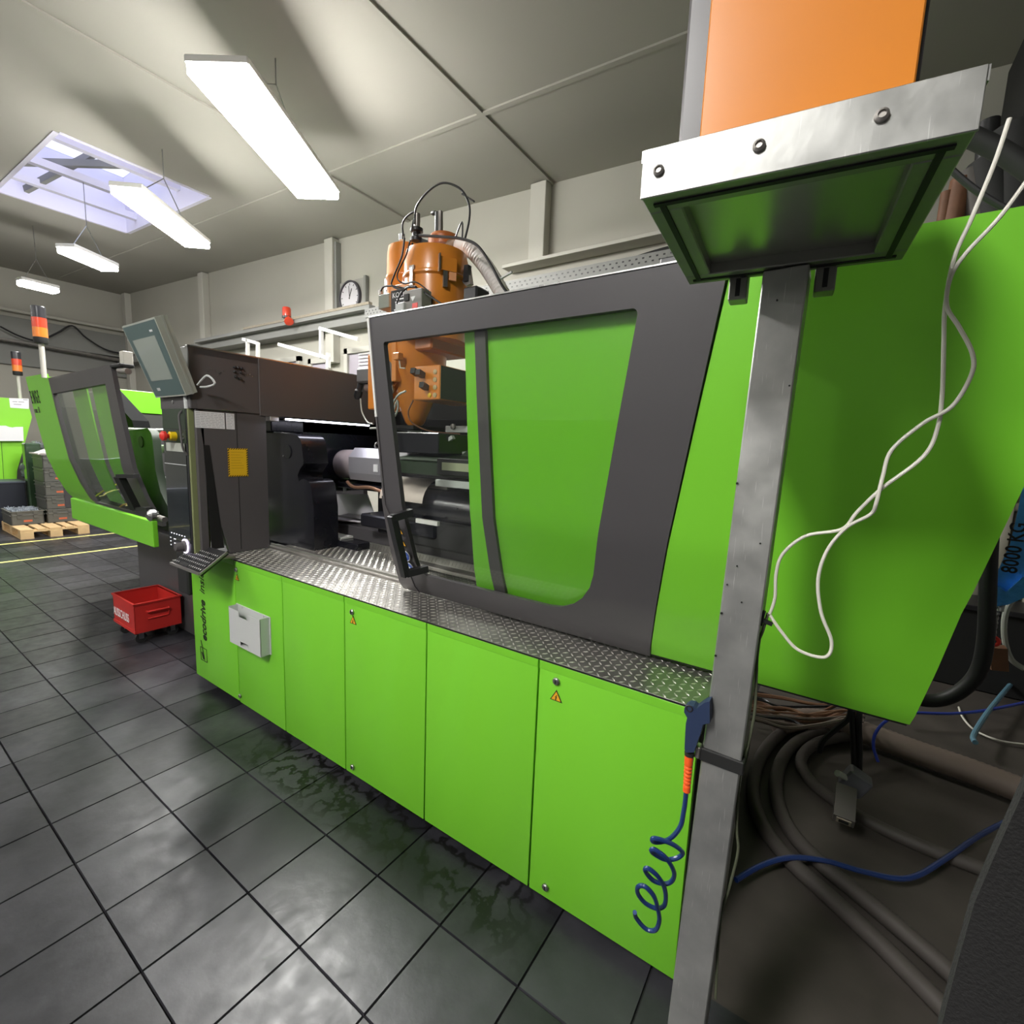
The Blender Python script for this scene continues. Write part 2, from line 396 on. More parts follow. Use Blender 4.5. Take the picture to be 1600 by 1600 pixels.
# ceiling with the skylight opening
SX0, SX1, SY0, SY1 = -7.43, -4.39, .61, 2.2
def cquad(b, x0, x1, y0, y1):
    b.poly([(x0, y0, ceil_z(x0)), (x1, y0, ceil_z(x1)), (x1, y1, ceil_z(x1)), (x0, y1, ceil_z(x0))], (0, 0, .12))
c = MB()
cquad(c, X0, SX0, Y0, Y1); cquad(c, SX1, X1, Y0, Y1); cquad(c, SX0, SX1, Y0, SY0); cquad(c, SX0, SX1, SY1, Y1)
ce = struct(c.build('ceiling', 'ceil', smooth=False))
# ceiling sheet joints
for x in (-2.2, .25, 2.7):
    MB().box(x - .03, x + .03, Y0, Y1, ceil_z(x) - .02, ceil_z(x) + .01).build('joint_strip', 'ceil', ce, smooth=False)
for y in (2.6,):
    z0, z1 = ceil_z(-13), ceil_z(6)
    MB().bar((-13, y, z0 - .005), (6, y, z1 - .005), .05, .025).build('joint_strip', 'ceil', ce, smooth=False)
# skylight: shaft, bars, pane
sk = MB(); zt = 6.1; e_ = .004
SX0 += e_; SX1 -= e_; SY0 += e_; SY1 -= e_
for (a, b_) in (((SX0, SY0), (SX1, SY0)), ((SX1, SY0), (SX1, SY1)), ((SX1, SY1), (SX0, SY1)), ((SX0, SY1), (SX0, SY0))):
    mx, my = (a[0] + b_[0]) / 2, (a[1] + b_[1]) / 2
    n = Vector((mx - (SX0 + SX1) / 2, my - (SY0 + SY1) / 2, 0)).normalized() * .05
    sk.poly([(a[0], a[1], ceil_z(a[0]) - .01), (b_[0], b_[1], ceil_z(b_[0]) - .01), (b_[0], b_[1], zt), (a[0], a[1], zt)], n)
M['shaft'] = mat('skylight_shaft_paint', (.62, .60, .70), .8)
sw = struct(sk.build('window_1', 'shaft', smooth=False))
MB().box(SX0, SX1, SY0, SY1, zt - .02, zt).build('pane', 'skyglass', sw, smooth=False)
for x, z in ((-7.0, 5.35), (-6.2, 5.35), (-5.7, 5.75), (-5.3, 5.4), (-4.85, 5.8)):
    MB().box(x - .05, x + .05, SY0, SY1, z - .05, z + .05).build('roof_beam', 'shaft', sw, smooth=False)
MB().bar((-6.9, SY0, 5.45), (-4.6, SY1, 5.5), .06, .09).build('diagonal_brace', 'wallgrey', sw, smooth=False)
MB().bar((-7.3, .9, 5.3), (-5.6, 1.5, 5.75), .06, .09).build('diagonal_brace', 'wallgrey', sw, smooth=False)

# walls
wb = MB(); wb.poly([(X0 - .2, Y1, 0), (X1, Y1, 0), (X1, Y1, ceil_z(X1) + .05), (X0 - .2, Y1, ceil_z(X0) + .05)], (0, .2, 0))
wall = struct(wb.build('wall_back', 'wall', smooth=False))
struct(MB().box(X0 - .2, X0, Y0, Y1, 0, 5.5).build('wall_left', 'wall', smooth=False))
struct(MB().box(X1, X1 + .2, Y0, Y1, 0, 5).build('wall_right', 'wallgrey', smooth=False))
struct(MB().box(X0, X1, Y0 - .2, Y0, 0, 5.6).build('wall_front', 'wallgrey', smooth=False))
# pilasters (pale flat columns) on the back wall
for x, z0 in ((-8.62, 3.35), (-4.0, 3.0), (.12, 3.95)):
    MB().box(x - .09, x + .13, 3.86, Y1, z0, ceil_z(x) - .02, .008).build('column', 'trim', wall, smooth=False)
for x in (-13.1, 3.2):
    MB().box(x - .12, x + .12, 3.86, Y1, 0, ceil_z(x) - .02, .008).build('column', 'trim', wall, smooth=False)
# dark grey strip painted in for the shade at the column corner, beside the clock
MB().box(-3.87, -3.82, 3.9, Y1, 3.75, 4.95).build('column_shade_strip', 'wallgrey', wall, smooth=False)
# ledge above the tray, beam below it
ld = MB().box(-.3, 3.2, 3.78, 4.0, 3.9, 3.94, .004); struct(ld.build('trim_1', 'trim', smooth=False))
ld = MB().box(X0, -2.55, 3.72, 4.0, 3.52, 3.70, .006); struct(ld.build('trim_2', 'wallgrey', smooth=False))
ld = MB().box(-2.55, 3.2, 3.9, 4.0, 3.66, 3.74, .006); struct(ld.build('trim_3', 'trim', smooth=False))
# beam on the far wall
struct(MB().box(X0, X0 + .35, Y0, 3.98, 3.72, 4.30, .01).build('trim_4', 'wallgrey', smooth=False))
struct(MB().box(X0, X0 + .2, Y0, 3.98, 4.30, 4.5, .01).build('trim_5', 'wall', smooth=False))
struct(MB().box(X0, X0 + .12, Y0, 3.98, 3.2, 3.72, .01).build('trim_6', 'wallgrey', smooth=False))
MBc = MB().tube([(X0 + .45, -8.5, 4.42), (X0 + .45, 0, 4.43), (X0 + .45, 3.9, 4.44)], .04, 8, 0); 
MBc.build('ceiling_conduit', 'trim', label='pale conduit pipe running along the beam of the far wall', category='pipe')
tb = MB(); tb.tube([(X0 + .42, -4, 3.80), (X0 + .42, 1.0, 3.74), (X0 + .42, 3.9, 3.62)], .035, 6, 4, rib=.4, ribstep=.14)
tb.build('cable_bundle', 'steeldull', label='bundle of grey cables strung along the far wall beneath the beam', category='cable')
tb = MB(); tb.tube([at(0, 510, 'x', -12.9), at(30, 525, 'x', -12.9), at(60, 532, 'x', -12.9), at(90, 520, 'x', -12.9), at(113, 509, 'x', -12.9), at(135, 528, 'x', -12.9), at(170, 548, 'x', -12.9), at(215, 556, 'x', -12.9), at(245, 562, 'x', -12.9)], .022, 6, 5)
tb.build('drooping_cable', 'plast', label='thin dark cable drooping from the far conduit in a peak', category='cable')

# windows in the back wall below the beam
def wall_window(n, x0, x1, z0, z1, blinds):
    f = MB(); t = .09
    for a in ((x0, x1, z1 - t, z1), (x0, x1, z0, z0 + t), (x0, x0 + t, z0, z1), (x1 - t, x1, z0, z1)): f.box(a[0], a[1], 3.93, 4.0, a[2], a[3])
    w_ = struct(f.build('window_%d' % n, 'trim', smooth=False))
    MB().box(x0 + t, x1 - t, 3.97, 3.99, z0 + t, z1 - t).build('pane', mat('lilac_window_%d' % n, (.42, .38, .44), .3), w_, smooth=False)
    if blinds:
        for k in range(int((z1 - z0 - 2 * t) / .055)):
            z = z1 - t - .04 - k * .055
            MB().box(x0 + t + .28, x1 - t, 3.945, 3.965, z, z + .026).build('slat', 'white', w_, smooth=False)
wall_window(2, -3.68, -2.75, 2.3, 3.22, True)
wall_window(3, -4.72, -4.1, 2.3, 3.12, False)
wall_window(4, -6.0, -5.0, 2.4, 3.2, False)

# ================================================================== LAMPS
def lamp(x, y, z, label, wires=True, L=1.25, W=.30, yaw=0.):
    t = thing('strip_light', label, 'lamp', (x, y, z), 'row of hall strip lights')
    b = MB().box(x - W / 2, x + W / 2, y - L / 2, y + L / 2, z + .05, z + .11, .01); b.build('housing', 'white', t)
    MB().box(x - W / 2 + .01, x + W / 2 - .01, y - L / 2 + .01, y + L / 2 - .01, z - .02, z + .049, .01).build('diffuser', 'lamp', t)
    if wires:
        for s in (-1, 1):
            MB().tube([(x, y + s * L * .35, z + .11), (x, y, z + .5)], .006, 5, 0).build('wire', 'steel', t)
        MB().tube([(x, y, z + .5), (x, y, ceil_z(x) if not (SX0 < x < SX1 and SY0 < y < SY1) else 5.3)], .006, 5, 0).build('wire', 'steel', t)
    t.rotation_euler.z = math.radians(yaw)
    return t
lamp(-.93, 1.22, 4.2, 'big glaring strip light hanging nearest above the orange dryer', W=.46, L=1.7, yaw=33)
lamp(-3.6, 1.35, 4.2, 'glaring strip light hanging just in front of the skylight', W=.34, L=1.40, yaw=40)
lamp(-6.2, 1.3, 4.2, 'strip light hanging on a forked wire below the skylight', L=.74, yaw=32)
lamp(-8.87, 1.28, 4.2, 'farthest small strip light in the ceiling row', L=.52, W=.26, yaw=8)
for x, y, l in ((-7.6, -4.0, 'strip light outside the photo, over the aisle beside the crates'), (-2.8, -4.0, 'strip light outside the photo, over the aisle beside the red bin'),
             (2.35, -3.4, 'wide strip light outside the photo, over the aisle near the post'), (-5.2, -7.6, 'strip light outside the photo, far across the aisle'),
             (-.2, -7.8, 'strip light outside the photo, across the aisle near the front wall')):
    lamp(x, y, 4.2, l, W=.52 if x == 2.35 else .20, L=1.3)

# ================================================================== INJECTION MOULDING MACHINE
mc = thing('injection_moulding_machine', 'long lime green and anthracite injection moulding machine with sliding glazed guards', 'machine', (1.2, 0, 0))
PX = [0.0, .575, 1.075, 1.597, 2.128, 2.658, 3.19]
ZB, ZT = .05, .935
MB().box(.02, 3.17, .03, 1.42, .1, .925).build('base_frame', 'black', mc, smooth=False)
MB().box(.1, 3.1, .08, 1.3, 0, .1).build('plinth', 'blackmat', mc, smooth=False)
panels = []
for i, (a, b) in enumerate(zip(PX, PX[1:])):
    g = .0032
    zb = ZB if i else ZB + .004
    p = MB().box(a + g, b - g, 0, .026, zb, ZT, .003, 2).build('base_panel', 'green', mc)
    panels.append(p)
    # folded top lip of the panel
    MB().box(a + g, b - g, -.0015, .004, ZT - .03, ZT - .001, .0012).build('lip', 'green', p, smooth=False)
# latches
def latch(x, z, p):
    b = MB(); b.lathe([(.013, 0), (.013, .006), (.010, .009), (.004, .0092)], (x, -.001, z), (0, -1, 0), 16)
    b.build('lock', 'steel', p)
    MB().box(x - .0015, x + .0015, -.012, -.009, z - .006, z + .006).build('lock_slot', 'ink', p, smooth=False)
for x, z, k in ((.604, .885, 1), (.589, .094, 1), (1.658, .873, 3), (1.655, .092, 3), (2.73, .879, 5), (2.731, .096, 5)):
    latch(x, z, panels[k])
def warn_triangle(p, c, right, up, s, bolt=True, back='stickorange'):
    c = Vector(c); R = Vector(right); U = Vector(up); N = R.cross(U)
    def tri(k, off, m, nm):
        pts = [c + R * (s * k * math.cos(a)) + U * (s * k * math.sin(a)) + N * off for a in (PI / 2, PI * 7 / 6, PI * 11 / 6)]
        MB().poly(pts, N * .0006).build(nm, m, p, smooth=False)
    tri(1.12, .0004, 'ink', 'sticker_border'); tri(.86, .0012, back, 'warning_sticker')
    if bolt:
        q = [(.10, .42), (-.20, -.02), (-.02, .0), (-.12, -.30), (-.2, -.26), (-.02, -.52), (.1, -.22), (.02, -.25), (.18, .10), (0, .08), (.22, .42)]
        MB().poly([c + R * (x * s) + U * (y * s * .9) + N * .002 for x, y in q], N * .0004).build('bolt_symbol', 'ink', p, smooth=False)
for x, z, k in ((.608, .835, 1), (1.664, .83, 3), (2.732, .822, 5)):
    warn_triangle(panels[k], (x, -.0015, z), (1, 0, 0), (0, 0, 1), .024)
# vertical lettering on the first panel
text('lettering', 'ecodrive', 'ink', panels[0], (.180, -.002, .325), (0, 0, 1), (-1, 0, 0), .098, bold=True, shear=.25, xs=.80)
text('lettering', 'inside', 'ink', panels[0], (.180, -.002, .643), (0, 0, 1), (-1, 0, 0), .098, shear=.25, xs=.80)
b = MB()
for (x0, x1, z0, z1) in ((.083, .170, .180, .1835), (.083, .170, .268, .2715), (.083, .0865, .180, .2715), (.1665, .170, .180, .2715)): b.box(x0, x1, -.002, 0, z0, z1)
b.build('tick_box', 'ink', panels[0], smooth=False)
MB().poly([(x, -.0025, z) for x, z in ((.096, .236), (.110, .240), (.127, .214), (.095, .318), (.105, .318), (.139, .194), (.121, .190))], (0, -.0006, 0)).build('tick_mark', 'ink', panels[0], smooth=False)

# tread plate deck
DX0, DX1 = .42, 3.19
dk = MB().box(DX0, DX1, .0, .72, .936, .941, .001).build('deck_plate', 'deck', mc, smooth=False)
MB().box(.575, DX1, -.0005, .003, .934, .9405).build('deck_edge', 'ink', mc, smooth=False)
def lugs(x0, x1, y0, y1, z, nm='tread_lugs', par=None, mt='lug', step=.0265):
    b = MB(); L, W, H = .0118, .0036, .0026; i = 0; x = x0 + .012
    while x < x1 - .008:
        y = y0 + .012; j = 0
        while y < y1 - .008:
            a = PI / 4 if (i + j) % 2 else -PI / 4
            d = Vector((math.cos(a), math.sin(a), 0)); n = Vector((-d.y, d.x, 0)); c = Vector((x, y, z))
            v = [b.bm.verts.new(c + d * L), b.bm.verts.new(c + n * W), b.bm.verts.new(c - d * L), b.bm.verts.new(c - n * W)]
            t = [b.bm.verts.new(c + d * L * .55 + Vector((0, 0, H))), b.bm.verts.new(c - d * L * .55 + Vector((0, 0, H)))]
            for f in ((v[0], v[1], t[1], t[0]), (v[1], v[2], t[1]), (v[2], v[3], t[0], t[1]), (v[3], v[0], t[0])): b.bm.faces.new(f)
            y += step; j += 1
        x += step; i += 1
    return b.build(nm, mt, par, smooth=False, kind='stuff')
lugs(DX0, DX1, .0, .30, .941, par=dk)
lugs(.5, 2.25, .385, .72, .941, par=dk)
# guide rail of the sliding guard
MB().box(.40, 2.3, .30, .372, .936, .956, .004).build('guide_rail', 'steeldull', mc)
MB().box(.40, 2.3, .318, .326, .956, .968).build('guide_rail', 'aludark', mc, smooth=False)
# folded kick plate behind the inner deck
kp = MB().box(.56, 2.25, .72, .728, .94, .985).build('kick_plate', 'deck', mc, smooth=False)
b = MB()
for k in range(62):
    x = .575 + k * .027; b.bar((x, .7195, .948), (x + .014, .7195, .976), .004, .0035, up=(0, 1, 0))
b.build('tread_lugs', 'deck', kp, smooth=False, kind='stuff')

# ---- rear skin: fixed green guard behind the sliding guard, running to the right end
gskin = skin('fixed_guard', [(2.20, .985), (2.245, 1.35), (2.26, 1.75), (2.27, 2.12), (3.84, 2.12), (3.752, 1.626), (3.70, 1.316), (3.668, .985)], 'green', mc, off=.045, thick=.02)
MB().box(2.27, 3.84, .0, .06, 2.10, 2.135).build('guard_top_edge', 'green', mc, smooth=False)
MB().box(2.24, 3.66, .235, .3, .955, .985).build('guard_sill', 'blackmat', mc, smooth=False)
# outer green strip between the sliding guard and the post
skin('fixed_guard', [(2.972, .965), (3.166, 2.138), (3.84, 2.138), (3.752, 1.626), (3.70, 1.316), (3.664, .965)], 'green', mc, off=.004, thick=.03)
# inner return of the fixed guard edge
MB().box(3.15, 3.8, .03, 1.5, 2.11, 2.13).build('roof_panel', 'green', mc, smooth=False)

# ---- sliding guard (nozzle side)
hole = rrect(1.885, 2.93, 1.066, 2.05, radii=(.05, .17, .02, .012))
# slight slant of the right window edge
hole = [(x - (2.05 - z) * .172 if x > 2.5 else x + (2.05 - z) * .03, z) for x, z in hole]
sd = skin('sliding_guard', [(1.775, .952), (2.968, .952), (3.160, 2.146), (1.818, 2.146), (1.80, 1.70)], 'anth', mc, off=0., thick=.022, holes=[hole])
skin('pane', [(1.85, 1.03), (2.82, 1.03), (2.955, 2.07), (1.85, 2.07)], 'pane', sd, off=.0235, thick=.004)
skin('window_bar', [(2.315, 1.06), (2.372, 1.06), (2.372, 2.055), (2.325, 2.055)], 'anthgrey', sd, off=.030, thick=.03)
MB().box(1.815, 3.16, -.034, -.008, 2.146, 2.152, .001).build('top_trim', 'steel', sd)
MB().bar((1.812, -.03, 2.146), (1.806, .016, 1.76), .012, .012).build('edge_trim', 'white', sd, smooth=False)
MB().bar((1.806, .016, 1.76), (1.80, .068, 1.378), .010, .010).build('edge_trim', 'anthgrey', sd, smooth=False)
# lower left skirt wedge of the guard
skin('skirt', [(1.755, .955), (1.86, .952), (1.835, 1.30), (1.79, 1.42)], 'anthgrey', sd, off=-.006, thick=.01)
# grab handle
hp = [at(606, 806, 'y', .0), at(612, 822, 'y', -.0), at(628, 878, 'y', .04), at(634, 902, 'y', .06)]
h0 = at(612, 806, 'y', .0); h1 = at(634, 900, 'y', .075)
hd = MB().bar(h0, h1, .032, .03).build('handle', 'plast', sd, smooth=False)
MB().bar(h0 + Vector((0, 0, -.01)), h0 + Vector((.025, .09, .01)), .03, .03).build('handle_foot', 'plast', hd, smooth=False)
MB().bar(h1 + Vector((0, 0, .01)), h1 + Vector((.03, .1, .02)), .03, .03).build('handle_foot', 'plast', hd, smooth=False)
def skinp(x, z, o): return Vector((x, yprof(z) + o, z))
for k, (x, z) in enumerate(((1.868, 1.266), (1.870, 1.210))):
    u = (skinp(x, z + .02, 0) - skinp(x, z - .02, 0)).normalized()
    warn_triangle(sd, skinp(x, z, -.009), (1, 0, 0), u, .024, bolt=False)
for k, (x, z) in enumerate(((1.870, 1.150), (1.870, 1.092))):
    u = (skinp(x, z + .02, 0) - skinp(x, z - .02, 0)).normalized(); n = Vector((1, 0, 0)).cross(u)
    MB().cyl(skinp(x, z, -.007), skinp(x, z, -.007) + n * .003, .026, n=24).build('round_sticker', 'inkwhite', sd, smooth=False)
    MB().cyl(skinp(x, z, -.009), skinp(x, z, -.009) + n * .002, .023, n=24).build('sticker_disc', 'blue', sd, smooth=False)
    MB().cyl(skinp(x, z - .002, -.011), skinp(x, z - .002, -.011) + n * .001, .008, n=12).build('sticker_symbol', 'inkwhite', sd, smooth=False)

# ---- anthracite cover wall of the fixed platen (faces the nozzle side)
WX = .42
out = [(-.126, 2.142), (1.16, 2.142), (1.16, 1.79), (.30, 1.79), (.30, .945), (.055, .945), (-.04, 1.30), (-.085, 1.79)]
cw = MB().poly([(WX, y, z) for y, z in out], (-.03, 0, 0)).build('platen_cover', 'anthgrey', mc, smooth=False)
MB().box(.02, WX - .001, -.124, .10, 1.80, 2.14, .004).build('cover_end', 'anth', cw)
MB().box(-.15, WX, -.10, 1.5, 2.10, 2.138, .003).build('cover_roof', 'anthgrey', cw)
MB().box(WX - .02, WX + .004, -.128, 1.16, 2.139, 2.146).build('cover_edge', 'steel', cw, smooth=False)
# raised right half of the upper cover and panel joints
MB().box(WX, WX + .006, .262, 1.16, 1.79, 2.140, .002).build('cover_sheet', 'anthgrey', cw, smooth=False)
MB().box(WX, WX + .0008, .119, .122, .96, 1.80).build('panel_joint', 'ink', cw, smooth=False)
MB().box(WX, WX + .003, -.1, .27, 1.798, 1.803).build('panel_joint', 'ink', cw, smooth=False)
MB().box(WX, WX + .004, -.06, .11, 1.8035, 1.806).build('panel_joint', 'steel', cw, smooth=False)
MB().box(WX - .01, WX + .05, .30, .36, 1.76, 1.79, .004).build('torn_gasket', 'steeldull', cw)
MB().box(WX - .01, WX + .045, .42, 1.05, 1.775, 1.79, .003).build('seal_strip', 'steeldull', cw)
MB().box(.50, .535, .38, 1.02, 1.772, 1.782, .002).build('work_light', mat('work_light_strip', (1, 1, 1), .5, emit=(.86, .86, 1), estr=6), cw, smooth=False)
MB().box(.455, .545, .36, 1.04, 1.782, 1.792, .002).build('light_rail', 'black', cw, smooth=False)
MB().poly([(WX + .0005, -.068, 1.60), (WX + .0005, -.036, 1.60), (WX + .0005, .02, .985), (WX + .0005, -.05, .985)], (.0008, 0, 0)).build('recess_slot', 'ink', cw, smooth=False)
# punched holes, screw cluster
for dy, dz in ((.165, 2.062), (.185, 2.064), (.205, 2.062), (.165, 2.036), (.203, 2.036), (.170, 2.008), (.195, 2.000)):
    MB().lathe([(.008, 0), (.008, .010), (.004, .013)], (WX, dy - .045, dz), (1, 0, 0), 8).build('screw', 'plast', cw)
b = MB()
for y in (-.005, .01, .035, .055, .065, .08, .215, .23, .245): b.lathe([(.003, 0), (.003, .003)], (WX, y - .02, 2.025 + .01 * math.sin(y * 90)), (1, 0, 0), 6)
b.build('rivet_marks', 'steel', cw, kind='stuff')
# paper notices
def yz_quad(name, m, par, y0, y1, z0, z1, x, t=.001): return MB().box(x, x + t, y0, y1, z0, z1).build(name, m, par, smooth=False)
for y0, y1 in ((-.106, .052), (.060, .108)):
    s = yz_quad('paper_notice', 'paper', cw, y0, y1, 1.697, 1.790, WX + .0012)
    b = MB()
    for k in range(9):
        z = 1.782 - k * .0095
        y = y0 + .006
        while y < y1 - .006:
            L = random.uniform(.012, .03); b.box(WX + .002, WX + .0024, y, min(y + L, y1 - .005), z - .0028, z); y += L + .005
    b.build('printed_lines', mat('faint_print_%d' % int(y1 * 1000), (.42, .42, .44), .7), s, smooth=False, kind='stuff')
# yellow notice with hazard border
ys = yz_quad('yellow_notice', 'stickyellow', cw, .062, .178, 1.414, 1.585, WX + .001)
b = MB(); n = 9
def hz(y0, y1, z0, z1): b.poly([(WX + .0022, y0, z0), (WX + .0022, y1, z0), (WX + .0022, y1 + (.008 if z1 - z0 < .012 else 0), z1), (WX + .0022, y0 + (.008 if z1 - z0 < .012 else 0), z1)], (.0004, 0, 0))
for k in range(8):
    y = .064 + k * .0138; hz(y, y + .006, 1.414, 1.422); hz(y, y + .006, 1.577, 1.585)
for k in range(11):
    z = 1.424 + k * .0142
    for y0 in (.062, .170):
        b.poly([(WX + .0022, y0, z), (WX + .0022, y0 + .008, z + .006), (WX + .0022, y0 + .008, z + .013), (WX + .0022, y0, z + .007)], (.0004, 0, 0))
b.build('hazard_border', 'ink', ys, smooth=False)
b = MB()
for k in range(7):
    z = 1.562 - k * .016; b.box(WX + .0022, WX + .0026, .078, .078 + random.uniform(.05, .08), z - .002, z)
b.build('printed_lines', mat('print_on_yellow', (.45, .27, .01), .7), ys, smooth=False, kind='stuff')

# ---- operator panel column
PY = -.130
op = MB().box(.055, .372, PY, -.04, .955, 1.803, .006, 2).build('operator_panel', 'plast', mc)
MB().box(.060, .366, PY - .003, PY, 1.684, 1.800, .001).build('panel_face', 'darkgreen', op, smooth=False)
MB().box(.060, .366, PY - .003, PY, 1.605, 1.679, .001).build('panel_face', 'darkgreen', op, smooth=False)
MB().box(.060, .355, PY - .003, PY, 1.02, 1.600, .001).build('touch_screen', 'screen', op, smooth=False)
MB().box(.10, .35, PY - .006, PY - .003, 1.555, 1.605, .001).build('label_plate', 'mongrey', op, smooth=False)
MB().box(.062, .35, PY - .005, PY - .003, 1.478, 1.482).build('bright_line', 'lgrey', op, smooth=False)
es = MB().lathe([(.026, 0), (.026, .030), (.020, .034)], (.23, PY - .003, 1.643), (0, -1, 0), 20).build('emergency_stop', 'yellow', op)
MB().lathe([(.012, .02), (.014, .05), (.028, .052), (.028, .066), (.018, .075), (.003, .078)], (.23, PY - .003, 1.643), (0, -1, 0), 20).build('stop_button', 'redplastic', es)
for x, z in ((.318, 1.655), (.318, 1.632), (.336, 1.655), (.336, 1.632)):
    MB().lathe([(.006, 0), (.006, .006), (.003, .008)], (x, PY - .003, z), (0, -1, 0), 10).build('push_button', 'inkwhite', op)
# grey grab rod on the panel
MB().tube([(.330, PY, 1.79), (.336, PY - .02, 1.76), (.350, PY - .022, 1.68), (.362, PY - .02, 1.58), (.366, PY, 1.54)], .006, 8, 5).build('grab_rod', 'anthgrey', op)
# lit icons, knob
b = MB()
for k in range(6): b.box(.095 + k * .036, .107 + k * .036, PY - .0045, PY - .003, 1.052, 1.058)
for x, z in ((.078, 1.02), (.078, .998), (.078, .975), (.13, 1.018), (.145, 1.018), (.13, .992), (.145, .992)): b.box(x, x + .010, PY - .0045, PY - .003, z, z + .006)
b.build('lit_icons', 'icons', op, smooth=False, kind='stuff')
MB().ring((.285, PY - .006, .998), (0, 1, 0), .040, .004).build('lit_ring', 'ring', op)
MB().lathe([(.036, 0), (.034, .012), (.026, .018), (.024, .05), (.020, .055), (.004, .056)], (.285, PY - .003, .998), (0, -1, 0), 24).build('rotary_knob', 'anthgrey', op)
MB().box(.372, .392, PY + .004, -.04, .955, 1.80, .002).build('side_strip', mat('olive_side_strip', (.20, .22, .10), .4), op, smooth=False)
MB().box(.392, .42, PY + .03, -.06, .955, 1.80, .002).build('side_strip', 'anthgrey', op, smooth=False)
# support below the panel
MB().box(-.16, -.01, -.02, .12, .60, .955, .01).build('panel_bracket', 'blackmat', mc)
MB().box(-.16, .40, .03, .12, .936, .955, .003).build('panel_foot', 'blackmat', mc)

# ---- clamping side (beyond the cover wall)
MB().box(-1.93, -.02, .32, 1.4, .0, .80, .01).build('clamp_base', 'anth', mc)
MB().box(-.30, -.01, .12, .34, .0, .84, .008).build('base_cover', 'blackmat', mc)
bandm = MB().box(-2.445, -.575, -.004, .03, .838, 1.03, .004)
# slanted band: lower-left start, top falls slightly
bd = bandm.build('guide_band', 'green', mc)
cho = [(-2.70, .93), (-1.66, .93), (-1.36, 1.30), (-1.34, 2.09), (-2.70, 2.06)]
cg = skin('clamp_guard', [(-3.44, .90), (-2.70, .90), (-2.70, 2.142), (-2.80, 2.142), (-2.80, 2.175), (-3.46, 2.175), (-3.46, 1.85)], 'green', mc, off=0., thick=.03)
skin('guard_frame', [(-2.70, .90), (-1.10, .90), (-1.10, 1.40), (-1.08, 2.15), (-2.70, 2.13)], 'anth', cg, off=0., thick=.03,
     holes=[[(-2.62, .96), (-1.60, .96), (-1.36, 1.22), (-1.30, 1.60), (-1.27, 2.02), (-2.66, 1.99)]])
skin('pane', [(-2.69, .93), (-1.5, .93), (-1.24, 1.5), (-1.24, 2.05), (-2.69, 2.02)], 'pane', cg, off=.031, thick=.004)
# letters on the green strip
for ch, x in (('E', -3.445), ('N', -3.362), ('G', -3.272), ('E', -3.182)):
    text('letter', ch, 'ink', cg, skinp(x, 1.915, -.003), (1, 0, 0), (0, -.12, 1), .175, bold=True, xs=.50)
text('letter', 'e-mac  50', 'anthgrey', cg, skinp(-3.44, 1.82, -.003), (1, 0, 0), (0, -.12, 1), .085, xs=.62)
hq = [at(186, 744, 'y', .0), at(212, 795, 'y', .1)]
hd = MB().bar(hq[0], hq[1], .06, .05).build('handle', 'blackmat', cg, smooth=False)
MB().bar(hq[0], hq[0] + Vector((.16, .06, .01)), .05, .03).build('handle_foot', 'blackmat', hd, smooth=False)
MB().bar(hq[1], hq[1] + Vector((.16, .04, .01)), .05, .03).build('handle_foot', 'blackmat', hd, smooth=False)
# inside the clamp
MB().box(-3.66, -3.60, .70, 1.62, 1.90, 2.16, .004).build('end_guard', 'green', mc, smooth=False)
MB().box(-3.66, -3.62, .22, 1.62, .80, 1.90, .004).build('end_plate', 'anth', mc, smooth=False)
MB().box(-3.66, -3.62, .10, .70, 1.90, 2.10, .004).build('end_plate', 'anthgrey', mc, smooth=False)
MB().box(-3.6, -.2, 1.55, 1.60, .9, 1.90, .004).build('rear_guard', 'anth', mc, smooth=False)
MB().box(-3.6, -1.2, 1.55, 1.60, 1.905, 2.10, .004).build('rear_guard', 'green', mc, smooth=False)
for xa, xb in ((-2.38, -2.0), (-1.86, -1.38)):
    skin('inner_guard_strip', [(xa, .99), (xb, .99), (xb + .02, 2.06), (xa + .02, 2.06)], 'green', mc, off=.07, thick=.01)
MB().box(-3.3, -.3, .40, 1.35, .80, 1.0, .01).build('clamp_bed', 'blackmat', mc)
# moving platens with their rounded outline
def xz_plate(name, pts, y0, y1, m, par=mc, **k):
    return MB().poly([(x, y0, z) for x, z in pts], (0, y1 - y0, 0)).build(name, m, par, angle=50, **k)
pl = [(x, z) for x, z in [(-2.0, .85), (-2.0, 1.62)] + [(-1.95, 1.67), (-1.45, 1.70), (-1.38, 1.66), (-1.36, 1.60), (-1.34, 1.35), (-1.26, 1.17), (-1.13, 1.05), (-1.0, 1.02), (-.85, 1.02), (-.85, .85)]]
mp = xz_plate('clamp_plate', pl, .30, .36, 'darkgreen')
MB().lathe([(.05, 0), (.05, .005)], (-1.6, .298, 1.58), (0, -1, 0), 20).build('hole_plug', 'blackmat', mp)
xz_plate('platen', [(-1.3, .9), (-1.3, 1.69), (-.5, 1.69), (-.5, .9)], .9, 1.3, 'black')
MB().poly([(x, .22, z) for x, z in ((-2.18, 2.06), (-1.53, 1.76), (-1.50, 1.70), (-2.05, 1.72))], (0, .12, 0)).build('toggle_cover', 'flatblack', mc, smooth=False)
for y, z in ((.5, 1.66), (.75, 1.5), (.6, 1.2)):
    MB().cyl((-3.2, y, z), (.2, y, z), .045, n=20).build('tie_bar', 'steel', mc)
MB().box(-1.5, -1.0, .5, .9, 1.72, 1.80, .01).build('valve_block', 'black', mc)
for k, (x, y) in enumerate(((-1.35, .55), (-1.25, .6), (-1.12, .62))):
    MB().lathe([(.04, 0), (.04, .09), (.03, .1), (.03, .13), (.04, .14), (.01, .15)], (x, y, 1.80), (0, 0, 1), 14).build('fitting', 'black', mc)
